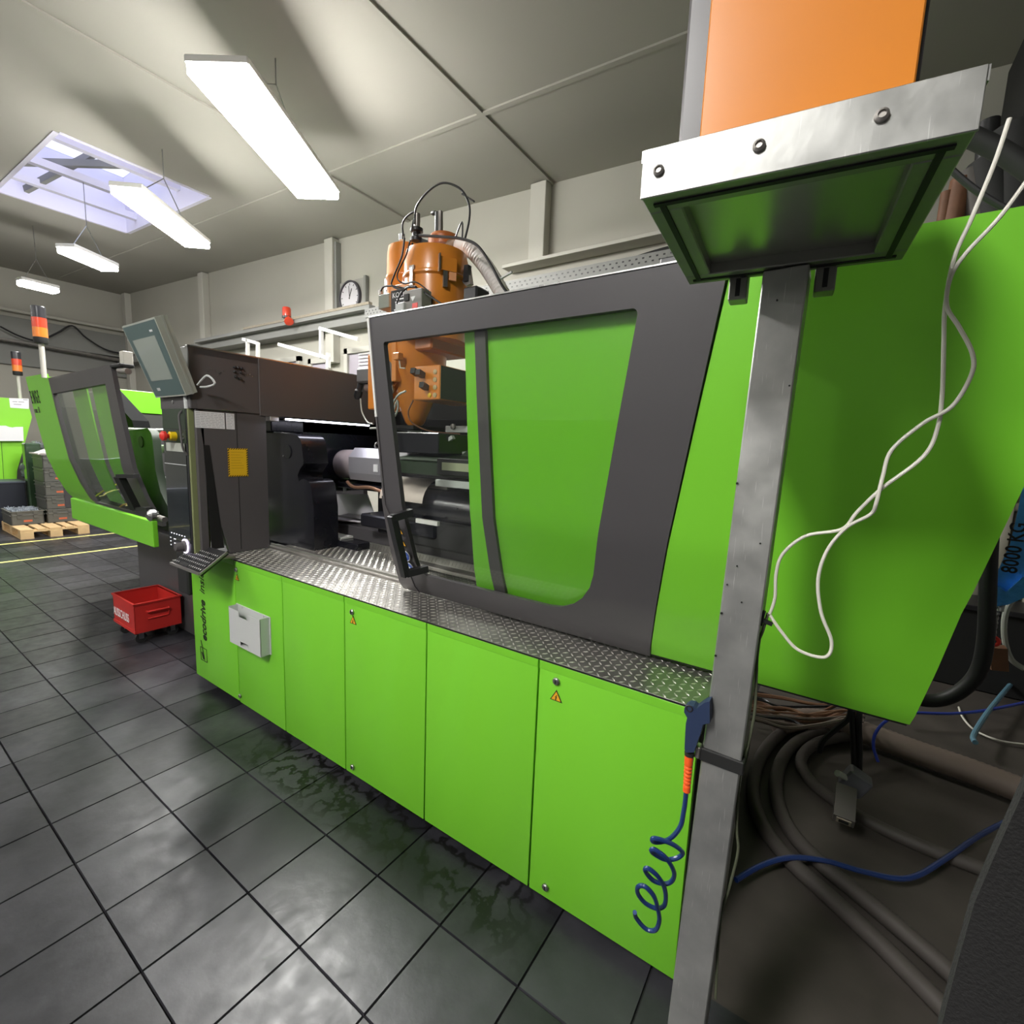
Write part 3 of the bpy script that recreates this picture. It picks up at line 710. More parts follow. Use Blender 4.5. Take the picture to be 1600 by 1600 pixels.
MB().bar((-1.6, .5, 1.79), (-1.1, .52, 1.82), .02, .02).build('fitting', 'steel', mc)
MB().bar((-1.5, .45, 1.68), (-.95, .45, 1.77), .03, .03).build('fitting', 'white', mc)
MB().box(-2.3, -1.2, 1.2, 1.5, 1.35, 1.50, .01).build('cross_beam', 'anthgrey', mc)
for pts in ([at(150, 775, 'y', .3), at(170, 762, 'y', .3), at(190, 755, 'y', .28), at(210, 752, 'y', .26)], [at(182, 800, 'y', .26), at(190, 790, 'y', .26), at(205, 787, 'y', .24), at(222, 788, 'y', .24)]):
    MB().tube(pts, .008, 6, 5).build('yellow_cord', 'stickyellow', mc)
MB().lathe([(.03, 0), (.045, .02), (.045, .05), (.02, .07)], at(247, 805, 'y', .05), (0, -1, 0), 14).build('shiny_fitting', 'steel', mc)
MB().cyl(at(240, 806, 'y', .05), at(258, 812, 'y', .05), .02).build('shiny_fitting', 'steeldull', mc)

# ---- inside the nozzle bay
# black C-shaped frame block seen in the opening
fr = [(.10, .94), (.10, 1.69), (.42, 1.69)]
for k in range(7):
    a = PI / 2 - k * PI / 12; fr.append((.50 + .085 * math.cos(a), 1.60 + .085 * math.sin(a)))
fr += [(.60, 1.50), (.555, 1.46), (.53, 1.42)]
for k in range(6):
    a = PI * .70 - k * PI / 11; fr.append((.60 + .10 * math.cos(a), 1.30 + .10 * math.sin(a)))
fr += [(.70, 1.22), (.70, .94)]
cf = xz_plate('frame_block', fr, .44, .62, 'black')
MB().lathe([(.045, 0), (.045, .004)], (.42, .438, 1.57), (0, -1, 0), 20).build('bolt_hole', 'blackmat', cf)
MB().lathe([(.006, 0), (.006, .006)], (.385, .434, 1.54), (0, -1, 0), 10).build('bolt', 'steel', cf)
MB().box(.0, .30, .62, 1.45, 1.27, 2.0, .01).build('fixed_platen', 'black', mc)
MB().lathe([(.11, 0), (.11, .012), (.05, .004)], (.30, .98, 1.47), (1, 0, 0), 28).build('locating_ring', 'steel', mc)
b = MB(); b.box(.302, .304, .955, .985, 1.262, 1.30); b.build('plate_number', 'inkwhite', mc, smooth=False)
# nozzle, heater cover, eye bolt
by, bz = .93, 1.485
nz = MB().lathe([(.02, -.10), (.035, -.05), (.05, -.02), (.05, 0), (.105, 0), (.108, .06), (.108, .20)], (.36, by, bz), (1, 0, 0), 32).build('nozzle', mat('worn_heater_sleeve', (.42, .36, .36), .55, .4, noise=.25, nscale=10), mc)
o = [(-.115, -.10), (.115, -.10), (.13, -.05), (.13, .06), (.07, .125), (-.07, .125), (-.13, .06), (-.13, -.05)]
hc = MB().poly([(.56, by + a * .9, bz + c_) for a, c_ in o], (.58, 0, 0)).build('heater_cover', mat('stainless_cover', (.50, .49, .52), .42, .6, noise=.08, nscale=5), mc, smooth=False)
MB().ring((.74, by - .01, bz + .145), (1, 0, 0), .020, .007).build('eye_bolt', 'steel', hc)
MB().box(.83, .87, by - .121, by - .117, bz - .03, bz + .02).build('white_tag', 'inkwhite', hc, smooth=False)
MB().cyl((1.1, by, bz - .04), (2.9, by, bz - .04), .12, n=32).build('plasticising_barrel', 'black', mc)
MB().box(.40, 1.6, by - .10, by + .1, bz - .17, bz - .13, .006).build('carriage_arm', 'black', mc)
MB().tube([(.55, by - .12, bz - .12), (.65, by - .14, bz - .15), (.8, by - .13, bz - .14), (.95, by - .14, bz - .16)], .012, 8, 4).build('wiring', 'copper', mc)
# curved metal splash cover in front of the barrel
b = MB(); pr = []
for k in range(9):
    a = PI * (.36 + .62 * k / 8); pr.append((.72 + .14 * math.cos(a), 1.31 + .14 * math.sin(a)))
pts = [(1.16, y, z) for y, z in pr]
for p, q in zip(pr, pr[1:]):
    b.bm.faces.new([b.bm.verts.new(v) for v in ((1.16, p[0], p[1]), (1.52, p[0], p[1]), (1.52, q[0], q[1]), (1.16, q[0], q[1]))])
bmesh.ops.remove_doubles(b.bm, verts=b.bm.verts[:], dist=.0005)
b.build('splash_cover', mat('beige_sheet_cover', (.52, .45, .40), .4, .4, noise=.08), mc, angle=60)
MB().box(.95, 1.60, .60, .80, 1.12, 1.20, .01).build('carriage_arm', 'black', mc)
MB().cyl((1.2, .74, 1.29), (2.2, .74, 1.29), .115, n=28).build('drive_motor', 'black', mc)
MB().box(1.45, 1.6, .70, .78, 1.39, 1.42, .004).build('bracket', 'steeldull', mc)
# machine bed, rails, trays
MB().box(.30, 2.9, .74, .92, .94, 1.07, .006).build('bed_beam', 'anth', mc)
MB().box(.30, 2.9, .80, .86, 1.07, 1.10, .004).build('linear_rail', 'steeldull', mc)
MB().box(.30, 2.9, 1.25, 1.42, .94, 1.06, .006).build('bed_beam', 'black', mc)
MB().box(.45, .70, .64, .76, .985, 1.0, .002).build('white_ledge', 'white', mc, smooth=False)
MB().box(.45, .9, .62, .74, .94, .985, .004).build('bed_foot', 'black', mc)
MB().box(1.0, 1.5, .70, .98, 1.07, 1.14, .008).build('carriage_foot', 'black', mc)
MB().box(1.35, 2.2, .62, 1.0, 1.06, 1.22, .01).build('carriage_foot', 'blackmat', mc)
MB().box(1.45, 1.62, .60, .62, 1.20, 1.225).build('bracket', 'white', mc, smooth=False)
MB().box(1.30, 2.2, .55, .62, .955, .975, .003).build('linear_rail', 'steeldull', mc)
# chute of bright sheet behind
MB().poly([at(488, 772, 'y', 1.08), at(573, 772, 'y', 1.08), at(590, 820, 'y', 1.08), at(488, 822, 'y', 1.08)], (0, .01, 0)).build('chute_sheet', mat('bright_sheet', (.74, .71, .76), .45), mc, smooth=False)
MB().poly([at(512, 809, 'z', 1.10), at(545, 802, 'z', 1.10), at(590, 808, 'z', 1.10), at(578, 816, 'z', 1.10), at(535, 812, 'z', 1.10)], (0, 0, -.008)).build('chute_sheet', mat('bright_sheet_floor', (.66, .62, .68), .4), mc, smooth=False)
# upper carriage housing seen through the pane
MB().box(1.10, 1.6, .62, 1.05, 1.60, 1.72, .006).build('carriage_housing', 'black', mc)
MB().box(1.34, 2.2, .50, .62, 1.49, 1.56, .004).build('cable_duct', 'darkgreen', mc, smooth=False)
MB().poly([(1.34, .50, 1.565), (2.2, .50, 1.565), (2.2, .9, 1.60), (1.25, .9, 1.60)], (0, 0, .004)).build('duct_lid', 'darkgreen', mc, smooth=False)
MB().box(1.72, 2.15, .48, .50, 1.50, 1.585, .003).build('terminal_box', 'blackmat', mc, smooth=False)
MB().box(1.76, 2.02, .475, .48, 1.525, 1.565).build('rating_plate', mat('pale_green_plate', (.38, .40, .26), .5), mc, smooth=False)
MB().box(1.72, 2.2, .47, .50, 1.44, 1.475, .002).build('white_strip', 'lgrey', mc, smooth=False)
MB().box(.9, 1.3, .9, 1.1, 1.56, 1.60, .003).build('white_strip', 'white', mc, smooth=False)
MB().box(1.35, 2.3, .95, .97, 1.735, 1.775, .003).build('white_strip', 'lgrey', mc, smooth=False)
for x in (1.42, 1.62, 1.9): MB().lathe([(.018, 0), (.018, .012), (.006, .016)], (x, .95, 1.77), (0, -1, 0), 12).build('bolt', 'steeldull', mc)
MB().poly([(1.82, .55, 1.60), (2.2, .55, 1.60), (2.2, .55, 1.86)], (0, .02, 0)).build('gusset', 'darkgreen', mc, smooth=False)
for a, b_ in (((1.5, .7, 1.63), (1.62, .72, 1.70)), ((1.38, .7, 1.66), (1.40, .75, 1.62)), ((1.7, .72, 1.61), (1.9, .74, 1.63))):
    MB().bar(a, b_, .03, .02).build('bright_clip', 'lgrey', mc, smooth=False)
MB().cyl((1.17, .86, 1.60), (1.17, .86, 1.74), .045, n=20).build('throat_pipe', 'steel', mc)
MB().box(1.02, 1.30, .72, 1.0, 1.74, 1.765, .003).build('throat_plate', 'blackmat', mc)
# rear guard seen through the pane, its post
MB().box(1.35, 3.6, 1.55, 1.59, .93, 2.05, .004).build('rear_guard', 'green2', mc, smooth=False)
MB().box(.0, 1.345, 1.55, 1.59, .93, 2.05, .004).build('rear_guard', 'flatblack', mc, smooth=False)  # the bay's darkness put into this stretch of guard as black
MB().box(.0, .30, .40, 1.45, 1.70, 2.09, .006).build('platen_backing', 'black', mc)  # backing panel added to keep the gap above the frame block black
MB().box(1.55, 1.80, 1.20, 1.45, 1.1, 1.98, .006).build('cabinet_post', 'anth', mc, smooth=False)
MB().bar((1.50, 1.1, 1.60), (1.62, 1.05, 2.05), .06, .02).build('lever_plate', mat('pale_pink_sheet', (.55, .47, .44), .5), mc, smooth=False)
MB().tube([(1.62, .9, 1.74), (1.60, .9, 1.86), (1.70, .9, 1.93), (1.80, .9, 1.86), (1.86, .9, 1.72)], .012, 8, 6).build('bent_hose', 'mongrey', mc)
# sensor brackets on top
MB().box(2.98, 3.05, -.02, .12, 2.152, 2.17, .003).build('guard_stop', 'plast', mc)

# ================================================================== ON AND AROUND THE MACHINE
# ---- tilting screen on the operator panel
t = thing('touch_monitor', 'tilted grey touch monitor standing on top of the operator panel', 'monitor', (.2, -.08, 1.803))
c0, c1, c2, c3 = Vector((.035, -.15, 1.865)), Vector((.44, -.15, 1.868)), Vector((.528, -.31, 2.233)), Vector((.089, -.31, 2.233))
nrm = (c1 - c0).cross(c3 - c0).normalized()      # towards the operator
if nrm.y > 0: nrm = -nrm
ctr = (c0 + c1 + c2 + c3) / 4
def quad_slab(cs, k, off, th, name, m, par, bev=0.):
    q = [ctr + (c - ctr) * k + nrm * off for c in cs]
    return MB().poly(q, -nrm * th).build(name, m, par, smooth=False)
C4 = (c0, c1, c2, c3)
hs = quad_slab(C4, 1.0, 0, .062, 'housing', 'mongrey', t)
quad_slab(C4, 1.012, -.030, .012, 'housing_rib', 'mongrey', t)
q = quad_slab(C4, .955, .0012, .001, 'bezel', 'monface', t)
def uv(u, v, off=0): return (c0.lerp(c1, u)).lerp(c3.lerp(c2, u), v) + nrm * off
MB().poly([uv(.14, .24, .0024), uv(.82, .24, .0024), uv(.82, .80, .0024), uv(.14, .80, .0024)], -nrm * .001).build('display', 'monscreen', t, smooth=False)
MB().poly([uv(.20, .10, .003), uv(.30, .10, .003), uv(.30, .14, .003), uv(.20, .14, .003)], -nrm * .001).build('badge', 'lgrey', t, smooth=False)
MB().poly([uv(.74, .85, .003), uv(.82, .85, .003), uv(.82, .875, .003), uv(.74, .875, .003)], -nrm * .001).build('badge', 'inkwhite', t, smooth=False)
MB().box(.06, .40, -.12, -.05, 1.803, 1.868, .004).build('foot', 'mongrey', t)
MB().lathe([(.010, 0), (.010, .008), (.004, .009)], (.2, -.12, 1.84), (0, -1, 0), 12).build('screw', 'steel', t)
MB().tube([(.46, -.10, 1.93), (.53, -.08, 1.98), (.57, -.06, 1.94), (.53, -.08, 1.92), (.47, -.09, 1.92)], .006, 6, 5).build('cable', 'lgrey', t)
MB().cyl((.37, -.125, 1.87), (.375, -.125, 1.80), .012, n=12).build('plug', 'lgrey', t)

# ---- keyboard tray under the panel
t = thing('keyboard', 'black slanted keyboard tray below the operator panel at the deck corner', 'keyboard', (.45, -.03, .95))
f0, f1 = Vector((.262, -.205, .902)), Vector((.628, -.205, .902)); dv = Vector((0, .145, .10))
n_ = (f1 - f0).cross(dv).normalized()
MB().poly([f0, f1, f1 + dv, f0 + dv], -n_ * .016).build('tray', 'plast', t, smooth=False)
MB().bar(f0 + n_ * .002, f1 + n_ * .002, .012, .014).build('tray_edge', 'steeldull', t, smooth=False)
MB().bar(f1 + n_ * .001, f1 + dv + n_ * .001, .010, .012, up=(1, 0, 0)).build('tray_edge', 'steeldull', t, smooth=False)
b = MB(); ux = (f1 - f0).normalized(); uy = dv.normalized()
for r in range(5):
    k = 0
    while k < 15:
        wk = 5 if (r == 0 and k == 3) else 1
        if not (k == 11 and r > 2):
            c = f0 + ux * (.016 + k * .0225 + wk * .011) + uy * (.022 + r * .027) + n_ * .004
            b.obox(c, ux * (.0112 * wk - .0022), uy * .0098, n_ * .004)
        k += wk
b.build('keys', mat('dark_keycaps', (.035, .035, .038), .35), t, smooth=False, kind='stuff')
b = MB()
for r in range(5):
    for k in range(15):
        if r == 0 and 3 <= k < 8: continue
        c = f0 + ux * (.014 + k * .0225 + .011) + uy * (.024 + r * .027) + n_ * .0084
        b.obox(c, ux * .003, uy * .003, n_ * .0002)
b.build('key_legends', 'inkwhite', t, smooth=False, kind='stuff')
MB().poly([(.13, -.15, .88), (.33, -.17, .875), (.34, -.02, .89), (.22, -.02, .89)], (0, 0, .012)).build('lower_shelf', 'steeldull', t, smooth=False)
MB().box(.40, .60, -.08, .0, .955, .97, .003).build('hinge_bar', 'steeldull', t)

# ---- document holder on the first panel
t = thing('document_holder', 'grey sheet metal document holder hung on the first base panel', 'holder', (.8, 0, .5))
MB().box(.585, .955, -.004, 0, .462, .678).build('back_plate', 'lgrey', t, smooth=False)
x0, x1, yf = .605, .945, -.055
fp = [(x0, .468), (.725, .468), (.725, .496), (.815, .496), (.815, .468), (x1, .468), (x1, .672), (.82, .672), (.82, .640), (.72, .640), (.72, .672), (x0, .672)]
MB().poly([(x, yf, z) for x, z in fp], (0, .002, 0)).build('front_plate', 'lgrey', t, smooth=False)
for x in (x0, x1 - .002): MB().box(x, x + .002, yf, -.004, .468, .678).build('side_plate', 'lgrey', t, smooth=False)
MB().box(x0, x1, yf, -.004, .462, .468).build('bottom_plate', 'lgrey', t, smooth=False)
for x in (.66, .89): MB().lathe([(.004, 0), (.004, .002)], (x, -.004, .668), (0, -1, 0), 10).build('rivet', 'steel', t)

# ---- aluminium post with strap
t = thing('aluminium_post', 'tall square aluminium post in front of the green guard with black strap', 'post', (3.28, -.33, 0))
def post_x(z): return (3.235 + .0225 * z, 3.312 + .020 * z)
b = MB(); a0, a1 = post_x(0); e0, e1 = post_x(1.985)
lo = [b.bm.verts.new(v) for v in ((a0, -.35, 0), (a1, -.352, 0), (a1, -.28, 0), (a0, -.28, 0))]
hi = [b.bm.verts.new(v) for v in ((e0, -.35, 1.985), (e1, -.352, 1.985), (e1, -.28, 1.985), (e0, -.28, 1.985))]
b.bm.faces.new(lo); b.bm.faces.new(hi[::-1])
for i in range(4): b.bm.faces.new((lo[i], lo[(i + 1) % 4], hi[(i + 1) % 4], hi[i]))
bmesh.ops.bevel(b.bm, geom=b.bm.edges[:], offset=.0025, segments=1, affect='EDGES')
po = b.build('shaft', 'alu', t, smooth=False)
zs = 1.032; x0, x1 = post_x(zs)
MB().box(x0 - .004, x1 + .006, -.357, -.27, zs - .014, zs + .014, .002).build('strap', 'blackmat', t, smooth=False)
MB().box(x0 - .012, x0 - .002, -.362, -.34, zs - .010, zs + .016, .002).build('strap_buckle', 'steeldull', t, smooth=False)
MB().box(x0 - .03, x1 + .03, -.37, -.26, 0, .01, .002).build('foot_plate', 'aludark', t, smooth=False)
for z, u in ((1.93, .4), (1.78, .92), (1.60, .03), (1.44, .28), (1.40, .1), (1.34, .05), (1.37, .5), (1.25, .04), (1.49, .75)):
    a, b_ = post_x(z); x = a + (b_ - a) * u
    MB().cyl((x, -.3515, z), (x, -.3535, z), .0016 + .0008 * (u < .1), n=8).build('drill_hole', 'ink', t)

# ---- aluminium console box on the post
O = Vector((3.170, -.690, 1.985)); AX = Vector((.336, .036, 0)); AY = Vector((-.025, .361, 0)); HB = .060
UX, UY, UZ = AX.normalized(), AY.normalized(), Vector((0, 0, 1))
t = thing('aluminium_console', 'aluminium profile console box carried by the post, seen from below', 'console', O + AX / 2 + AY / 2)
def cb(u0, u1, v0, v1, z0, z1, name, m, par, bev=0.):
    c = O + UX * (u0 + u1) / 2 + UY * (v0 + v1) / 2 + UZ * (z0 + z1) / 2
    return MB().obox(c, UX * (u1 - u0) / 2, UY * (v1 - v0) / 2, UZ * (z1 - z0) / 2, bev).build(name, m, par, smooth=False)
LX, LY = AX.length, AY.length; F = .045
cb(0, LX, -.004, 0, .0, HB, 'front_plate', 'alu', t, .001)
for nm, a in (('f', (0, LX, 0, F)), ('b', (0, LX, LY - F, LY)), ('l', (0, F, F, LY - F)), ('r', (LX - F, LX, F, LY - F))):
    fb = cb(a[0], a[1], a[2], a[3], 0.002, .045, 'frame_profile', 'aludark', t, .002)
    # slots along the profile
    if nm in 'fb': cb(a[0] + .012, a[1] - .012, (a[2] + a[3]) / 2 - .004, (a[2] + a[3]) / 2 + .004, -.0002, .003, 'profile_slot', 'blackmat', fb)
    else: cb((a[0] + a[1]) / 2 - .004, (a[0] + a[1]) / 2 + .004, a[2] - .02, a[3] + .02, -.0002, .003, 'profile_slot', 'blackmat', fb)
cb(F, LX - F, F, LY - F, .022, .028, 'bottom_sheet', mat('satin_bottom_sheet', (.42, .42, .38), .3, .7), t)
cb(-.002, LX + .002, -.002, LY, .045, HB, 'top_plate', 'alu', t)
for u, z in ((.022, .030), (.138, .032), (.255, .034)):
    c = O + UX * u + UZ * z - UY * .004
    s = MB().lathe([(.0072, 0), (.0068, .003), (.004, .005), (.0035, .003)], c, -UY, 20).build('button_screw', 'steeldull', t)
for u, v in ((.10, LY - .02), (.20, LY - .022), (.165, LY - .02)):
    c = O + UX * u + UY * v; MB().cyl(c - UZ * .001, c + UZ * .003, .006, n=12).build('bolt_hole', 'ink', t)
for u in (.075, .215):
    bb = cb(u, u + .032, LY - .01, LY + .028, -.038, .02, 'mounting_bracket', 'aludark', t, .002)
    cb(u + .012, u + .020, LY - .0106, LY - .0096, -.032, .0, 'profile_slot', 'blackmat', bb)
# ---- orange control cabinet on the console
t = thing('orange_cabinet', 'orange control cabinet with dark frame standing on the aluminium console', 'cabinet', O + AX * .55 + AY * .65 + UZ * HB)
cb(.012, .30, .13, .33, HB, HB + .30, 'frame', 'anth', t, .004)
cb(.044, .295, .122, .13, HB + .008, HB + .29, 'front_panel', 'orange', t, .002)
c = O + UX * .075 + UY * .122 + UZ * (HB + .035); MB().lathe([(.005, 0), (.0045, .003), (.002, .004)], c, -UY, 14).build('screw', 'steel', t)
c = O + UX * .26 + UY * .122 + UZ * (HB + .035); MB().lathe([(.005, 0), (.0045, .003), (.002, .004)], c, -UY, 14).build('screw', 'steel', t)
c = O - UX * .012 + UY * .20 + UZ * (HB + .04)
k_ = MB().lathe([(.012, 0), (.012, .010), (.016, .014), (.016, .024), (.006, .028)], c + UX * .024, -UX, 18).build('red_knob', 'redplastic', t)
MB().lathe([(.004, 0), (.004, .012), (.006, .014), (.002, .018)], c + UZ * .012 + UX * .01, (UZ - UX * .3), 12).build('yellow_pin', 'yellow', k_)
cb(.012 - .02, .012, .19, .215, HB, HB + .03, 'knob_bracket', 'redplastic', t)

# ---- white cable looping in front of the green guard
def Z1(l, y): return [at(1000 + a * .375, 200 + b_ * .375, 'y', y) for a, b_ in l]
def Z2(l, y): return [at(1000 + a * .375, 800 + b_ * .375, 'y', y) for a, b_ in l]
t = thing('white_cable', 'long white cable hanging in twisted loops in front of the green guard', 'cable', at(1195, 965, 'y', -.34))
s1 = Z1([(1540, -40), (1480, 140), (1385, 370), (1310, 540), (1272, 740), (1266, 900), (1260, 1100), (1240, 1250), (1180, 1370), (1010, 1500)], -.34) + \
     Z2([(905, 0), (840, 72), (690, 100), (595, 175), (567, 260), (562, 360), (540, 425)], -.33)
s2 = Z1([(1640, 180), (1500, 370), (1360, 520), (1295, 620), (1278, 740), (1330, 830), (1385, 940), (1380, 1030), (1300, 1160), (1180, 1230), (1050, 1340), (1012, 1450), (985, 1560)], -.35) + \
     Z2([(960, 10), (860, 65), (780, 160), (742, 280), (755, 420), (798, 540), (770, 605), (660, 575), (590, 500), (542, 430)], -.34)
MB().tube(s1, .0030, 8, 6).build('strand', 'cable', t)
MB().tube(s2, .0030, 8, 6).build('strand', 'cable', t)
s3 = [at(x, y, 'y', -.33) for x, y in ((1200, 958), (1192, 985), (1184, 1010), (1181, 1080), (1178, 1120), (1166, 1175), (1156, 1210), (1151, 1290), (1153, 1330), (1140, 1385), (1125, 1440), (1118, 1560))]
MB().tube(s3, .0028, 8, 5).build('strand', mat('grey_green_cable', (.10, .11, .07), .5), t)
b = MB(); c = at(1193, 968, 'y', -.335); b.bar(c + Vector((-.014, 0, .002)), c + Vector((.016, 0, -.006)), .007, .007); b.bar(c + Vector((0, -.004, .018)), c + Vector((-.004, .0, -.012)), .006, .006)
b.build('cable_tie', 'ink', t, smooth=False)

# ---- air gun with spiral hose
Z5 = lambda a, b_, y: at(960 + a * .2126, 1060 + b_ * .2126, 'y', y)
t = thing('air_gun', 'dark blue air blow gun with orange sleeve hooked beside the post', 'tool', Z5(600, 500, -.37))
ya = -.375
pts = [Z5(a, b_, ya) for a, b_ in ((515, 215), (540, 200), (580, 205), (600, 225), (660, 180), (700, 170), (700, 330), (650, 340), (628, 420), (605, 480), (585, 545), (525, 545), (515, 520), (520, 400), (525, 330), (535, 290), (512, 250))]
MB().poly(pts, (0, .026, 0)).build('body', mat('navy_grip', (.02, .035, .085), .5), t, smooth=False)
MB().ring(Z5(550, 222, ya), (0, 1, 0), .006, .0018, 16, 6).build('hook_ring', 'plast', t)
MB().cyl(Z5(552, 540, ya + .012), Z5(552, 565, ya + .012), .010, n=16).build('collar', 'blackmat', t)
p0, p1 = Z5(550, 560, ya + .012), Z5(530, 830, ya + .012); d = (p1 - p0); L = d.length; prof = []
for k in range(31):
    u = k / 30; r = .0092 * (1 - .18 * u) * (1 if (u < .28 or u > .88 or k % 3) else .80); prof.append((r, u * L))
MB().lathe(prof, p0, d, 18).build('sleeve', 'orangeflu', t)
hp = [(528, 825), (518, 920), (505, 1000), (488, 1080), (440, 1150), (380, 1192), (310, 1205), (278, 1192), (290, 1175), (350, 1188), (430, 1220), (488, 1262), (500, 1290), (455, 1322), (370, 1330), (295, 1292), (270, 1265), (295, 1258), (370, 1310), (420, 1380), (440, 1440), (420, 1490), (370, 1510), (290, 1488), (235, 1430), (226, 1400), (255, 1400), (315, 1450), (360, 1520), (378, 1600), (365, 1670), (310, 1690), (225, 1650), (172, 1580), (175, 1530), (225, 1530), (290, 1600), (318, 1690), (330, 1780), (300, 1850), (230, 1840), (160, 1760), (150, 1720)]
yy = [ya + .012] * 5 + [ya + .012 + .022 * math.sin((k - 5) * 2 * PI / 9) for k in range(len(hp) - 5)]
MB().tube([Z5(a, b_, y) for (a, b_), y in zip(hp, yy)], .0050, 8, 5).build('spiral_hose', 'bluehose', t)

# ---- red scrap bin on castors
t = thing('scrap_bin', 'red sheet metal bin on castors, marked in white letters, left of the machine', 'bin', (-1.17, .11, 0))
bx0, bx1, by0, by1, bz0, bz1 = -1.387, -.939, -.036, .281, .10, .335; T = .006
for nm, a in (('side_wall', (bx0, bx1, by0, by0 + T)), ('side_wall', (bx0, bx1, by1 - T, by1)), ('end_wall', (bx0, bx0 + T, by0, by1)), ('end_wall', (bx1 - T, bx1, by0, by1))):
    MB().box(a[0], a[1], a[2], a[3], bz0, bz1).build(nm, 'red', t, smooth=False)
MB().box(bx0, bx1, by0, by1, bz0 - .004, bz0 + .004).build('bottom', 'red', t, smooth=False)
b = MB()
for a in ((bx0 - .008, bx1 + .008, by0 - .008, by0 + .006), (bx0 - .008, bx1 + .008, by1 - .006, by1 + .008), (bx0 - .008, bx0 + .006, by0, by1), (bx1 - .006, bx1 + .008, by0, by1)): b.box(a[0], a[1], a[2], a[3], bz1 - .008, bz1 + .004)
b.build('rim', 'red', t, smooth=False)
MB().box(bx0 - .006, bx1 + .006, by0 - .006, by0, bz0 - .002, bz0 + .02).build('lower_flange', 'red', t, smooth=False)
MB().tube([(bx1, .045, .262), (bx1 + .022, .045, .262), (bx1 + .022, .19, .262), (bx1, .19, .262)], .007, 8, 0).build('handle', 'red', t)
MB().tube([(bx1 + .003, .05, .20), (bx1 + .003, .19, .20), (bx1 + .003, .195, .235)], .006, 6, 0).build('pressed_bead', 'red', t)
text('lettering', 'AUSSCHUSS', 'inkwhite', t, (bx0 + .025, by0 - .0085, .17), (1, 0, 0), (0, 0, 1), .10, xs=.62)
for x, y in ((bx0 + .07, by0 + .05), (bx1 - .06, by0 + .05), (bx0 + .07, by1 - .05), (bx1 - .06, by1 - .05)):
    w_ = MB().cyl((x - .014, y, .040), (x + .014, y, .040), .040, n=20).build('wheel', 'blackmat', t)
    MB().box(x - .020, x + .020, y - .02, y + .02, .082, .097).box(x - .020, x - .015, y - .016, y + .016, .035, .09).box(x + .015, x + .020, y - .016, y + .016, .035, .09).build('castor_fork', 'steel', w_, smooth=False)

# ---- material dryer with two drums above the machine
def dcyl(cx, cy, r, z0, z1, nm, par, m='orange'):
    prof = [(r * .98, 0), (r * .98, (z1 - z0) * .66), (r * 1.045, (z1 - z0) * .68), (r * 1.045, (z1 - z0) * .70), (r, (z1 - z0) * .72), (r * .99, (z1 - z0) * .90), (r * .93, (z1 - z0) * .985), (r * .80, (z1 - z0)), (.01, z1 - z0)]
    return MB().lathe(prof, (cx, cy, z0), (0, 0, 1), 40).build(nm, m, par)
t = thing('material_dryer', 'orange twin drum material dryer standing over the glazed guard', 'dryer', (1.17, .86, 1.765))
d1 = dcyl(1.365, .83, .188, 2.26, 2.765, 'drum', t)
d2 = dcyl(.945, 1.0, .135, 2.28, 2.935, 'drum', t)
MB().lathe([(.04, 0), (.06, .02), (.19, .34), (.20, .54)], (1.17, .86, 1.765), (0, 0, 1), 32).build('feed_cone', 'orange', t)
MB().box(1.02, 1.44, .72, 1.05, 2.20, 2.32, .01).build('yoke', 'orangedk', t)
# latches and lugs on the front drum
for a in (-PI * .50, -PI * .85, -PI * .18):
    r = .196; c = Vector((1.365 + r * math.cos(a), .83 + r * math.sin(a), 2.575)); n = Vector((math.cos(a), math.sin(a), 0)); s_ = Vector((-n.y, n.x, 0))
    MB().obox(c, s_ * .012, n * .008, (0, 0, .05)).build('latch', 'steel', d1, smooth=False)
    MB().obox(c + Vector((0, 0, .05)), s_ * .018, n * .006, (0, 0, .012)).build('latch_hook', 'steeldull', d1, smooth=False)
a = -PI * .16; n = Vector((math.cos(a), math.sin(a), 0)); s_ = Vector((-n.y, n.x, 0)); c = Vector((1.365, .83, 2.645)) + n * .196
MB().obox(c, s_ * .05, n * .012, (0, 0, .035)).build('hinge_plate', 'orange', d1, smooth=False)
MB().obox(c + s_ * .03 - Vector((0, 0, .05)), s_ * .02, n * .008, (0, 0, .03)).build('hinge_ear', mat('light_orange_ear', (.80, .36, .18), .4), d1, smooth=False)
MB().obox(c - s_ * .05 + n * .01, s_ * .004, n * .012, (0, 0, .045)).build('hinge_pin', 'steel', d1, smooth=False)
c = Vector((1.365, .83, 2.385)) + n * .185
MB().lathe([(.012, 0), (.012, .03), (.02, .035), (.02, .045), (.006, .05)], c, n, 12).build('valve', 'steeldull', d1)
a = -PI * .78; n2 = Vector((math.cos(a), math.sin(a), 0))
MB().obox(Vector((.945, 1.0, 2.68)) + n2 * .142, Vector((-n2.y, n2.x, 0)) * .010, n2 * .008, (0, 0, .05)).build('latch', 'steel', d2, smooth=False)
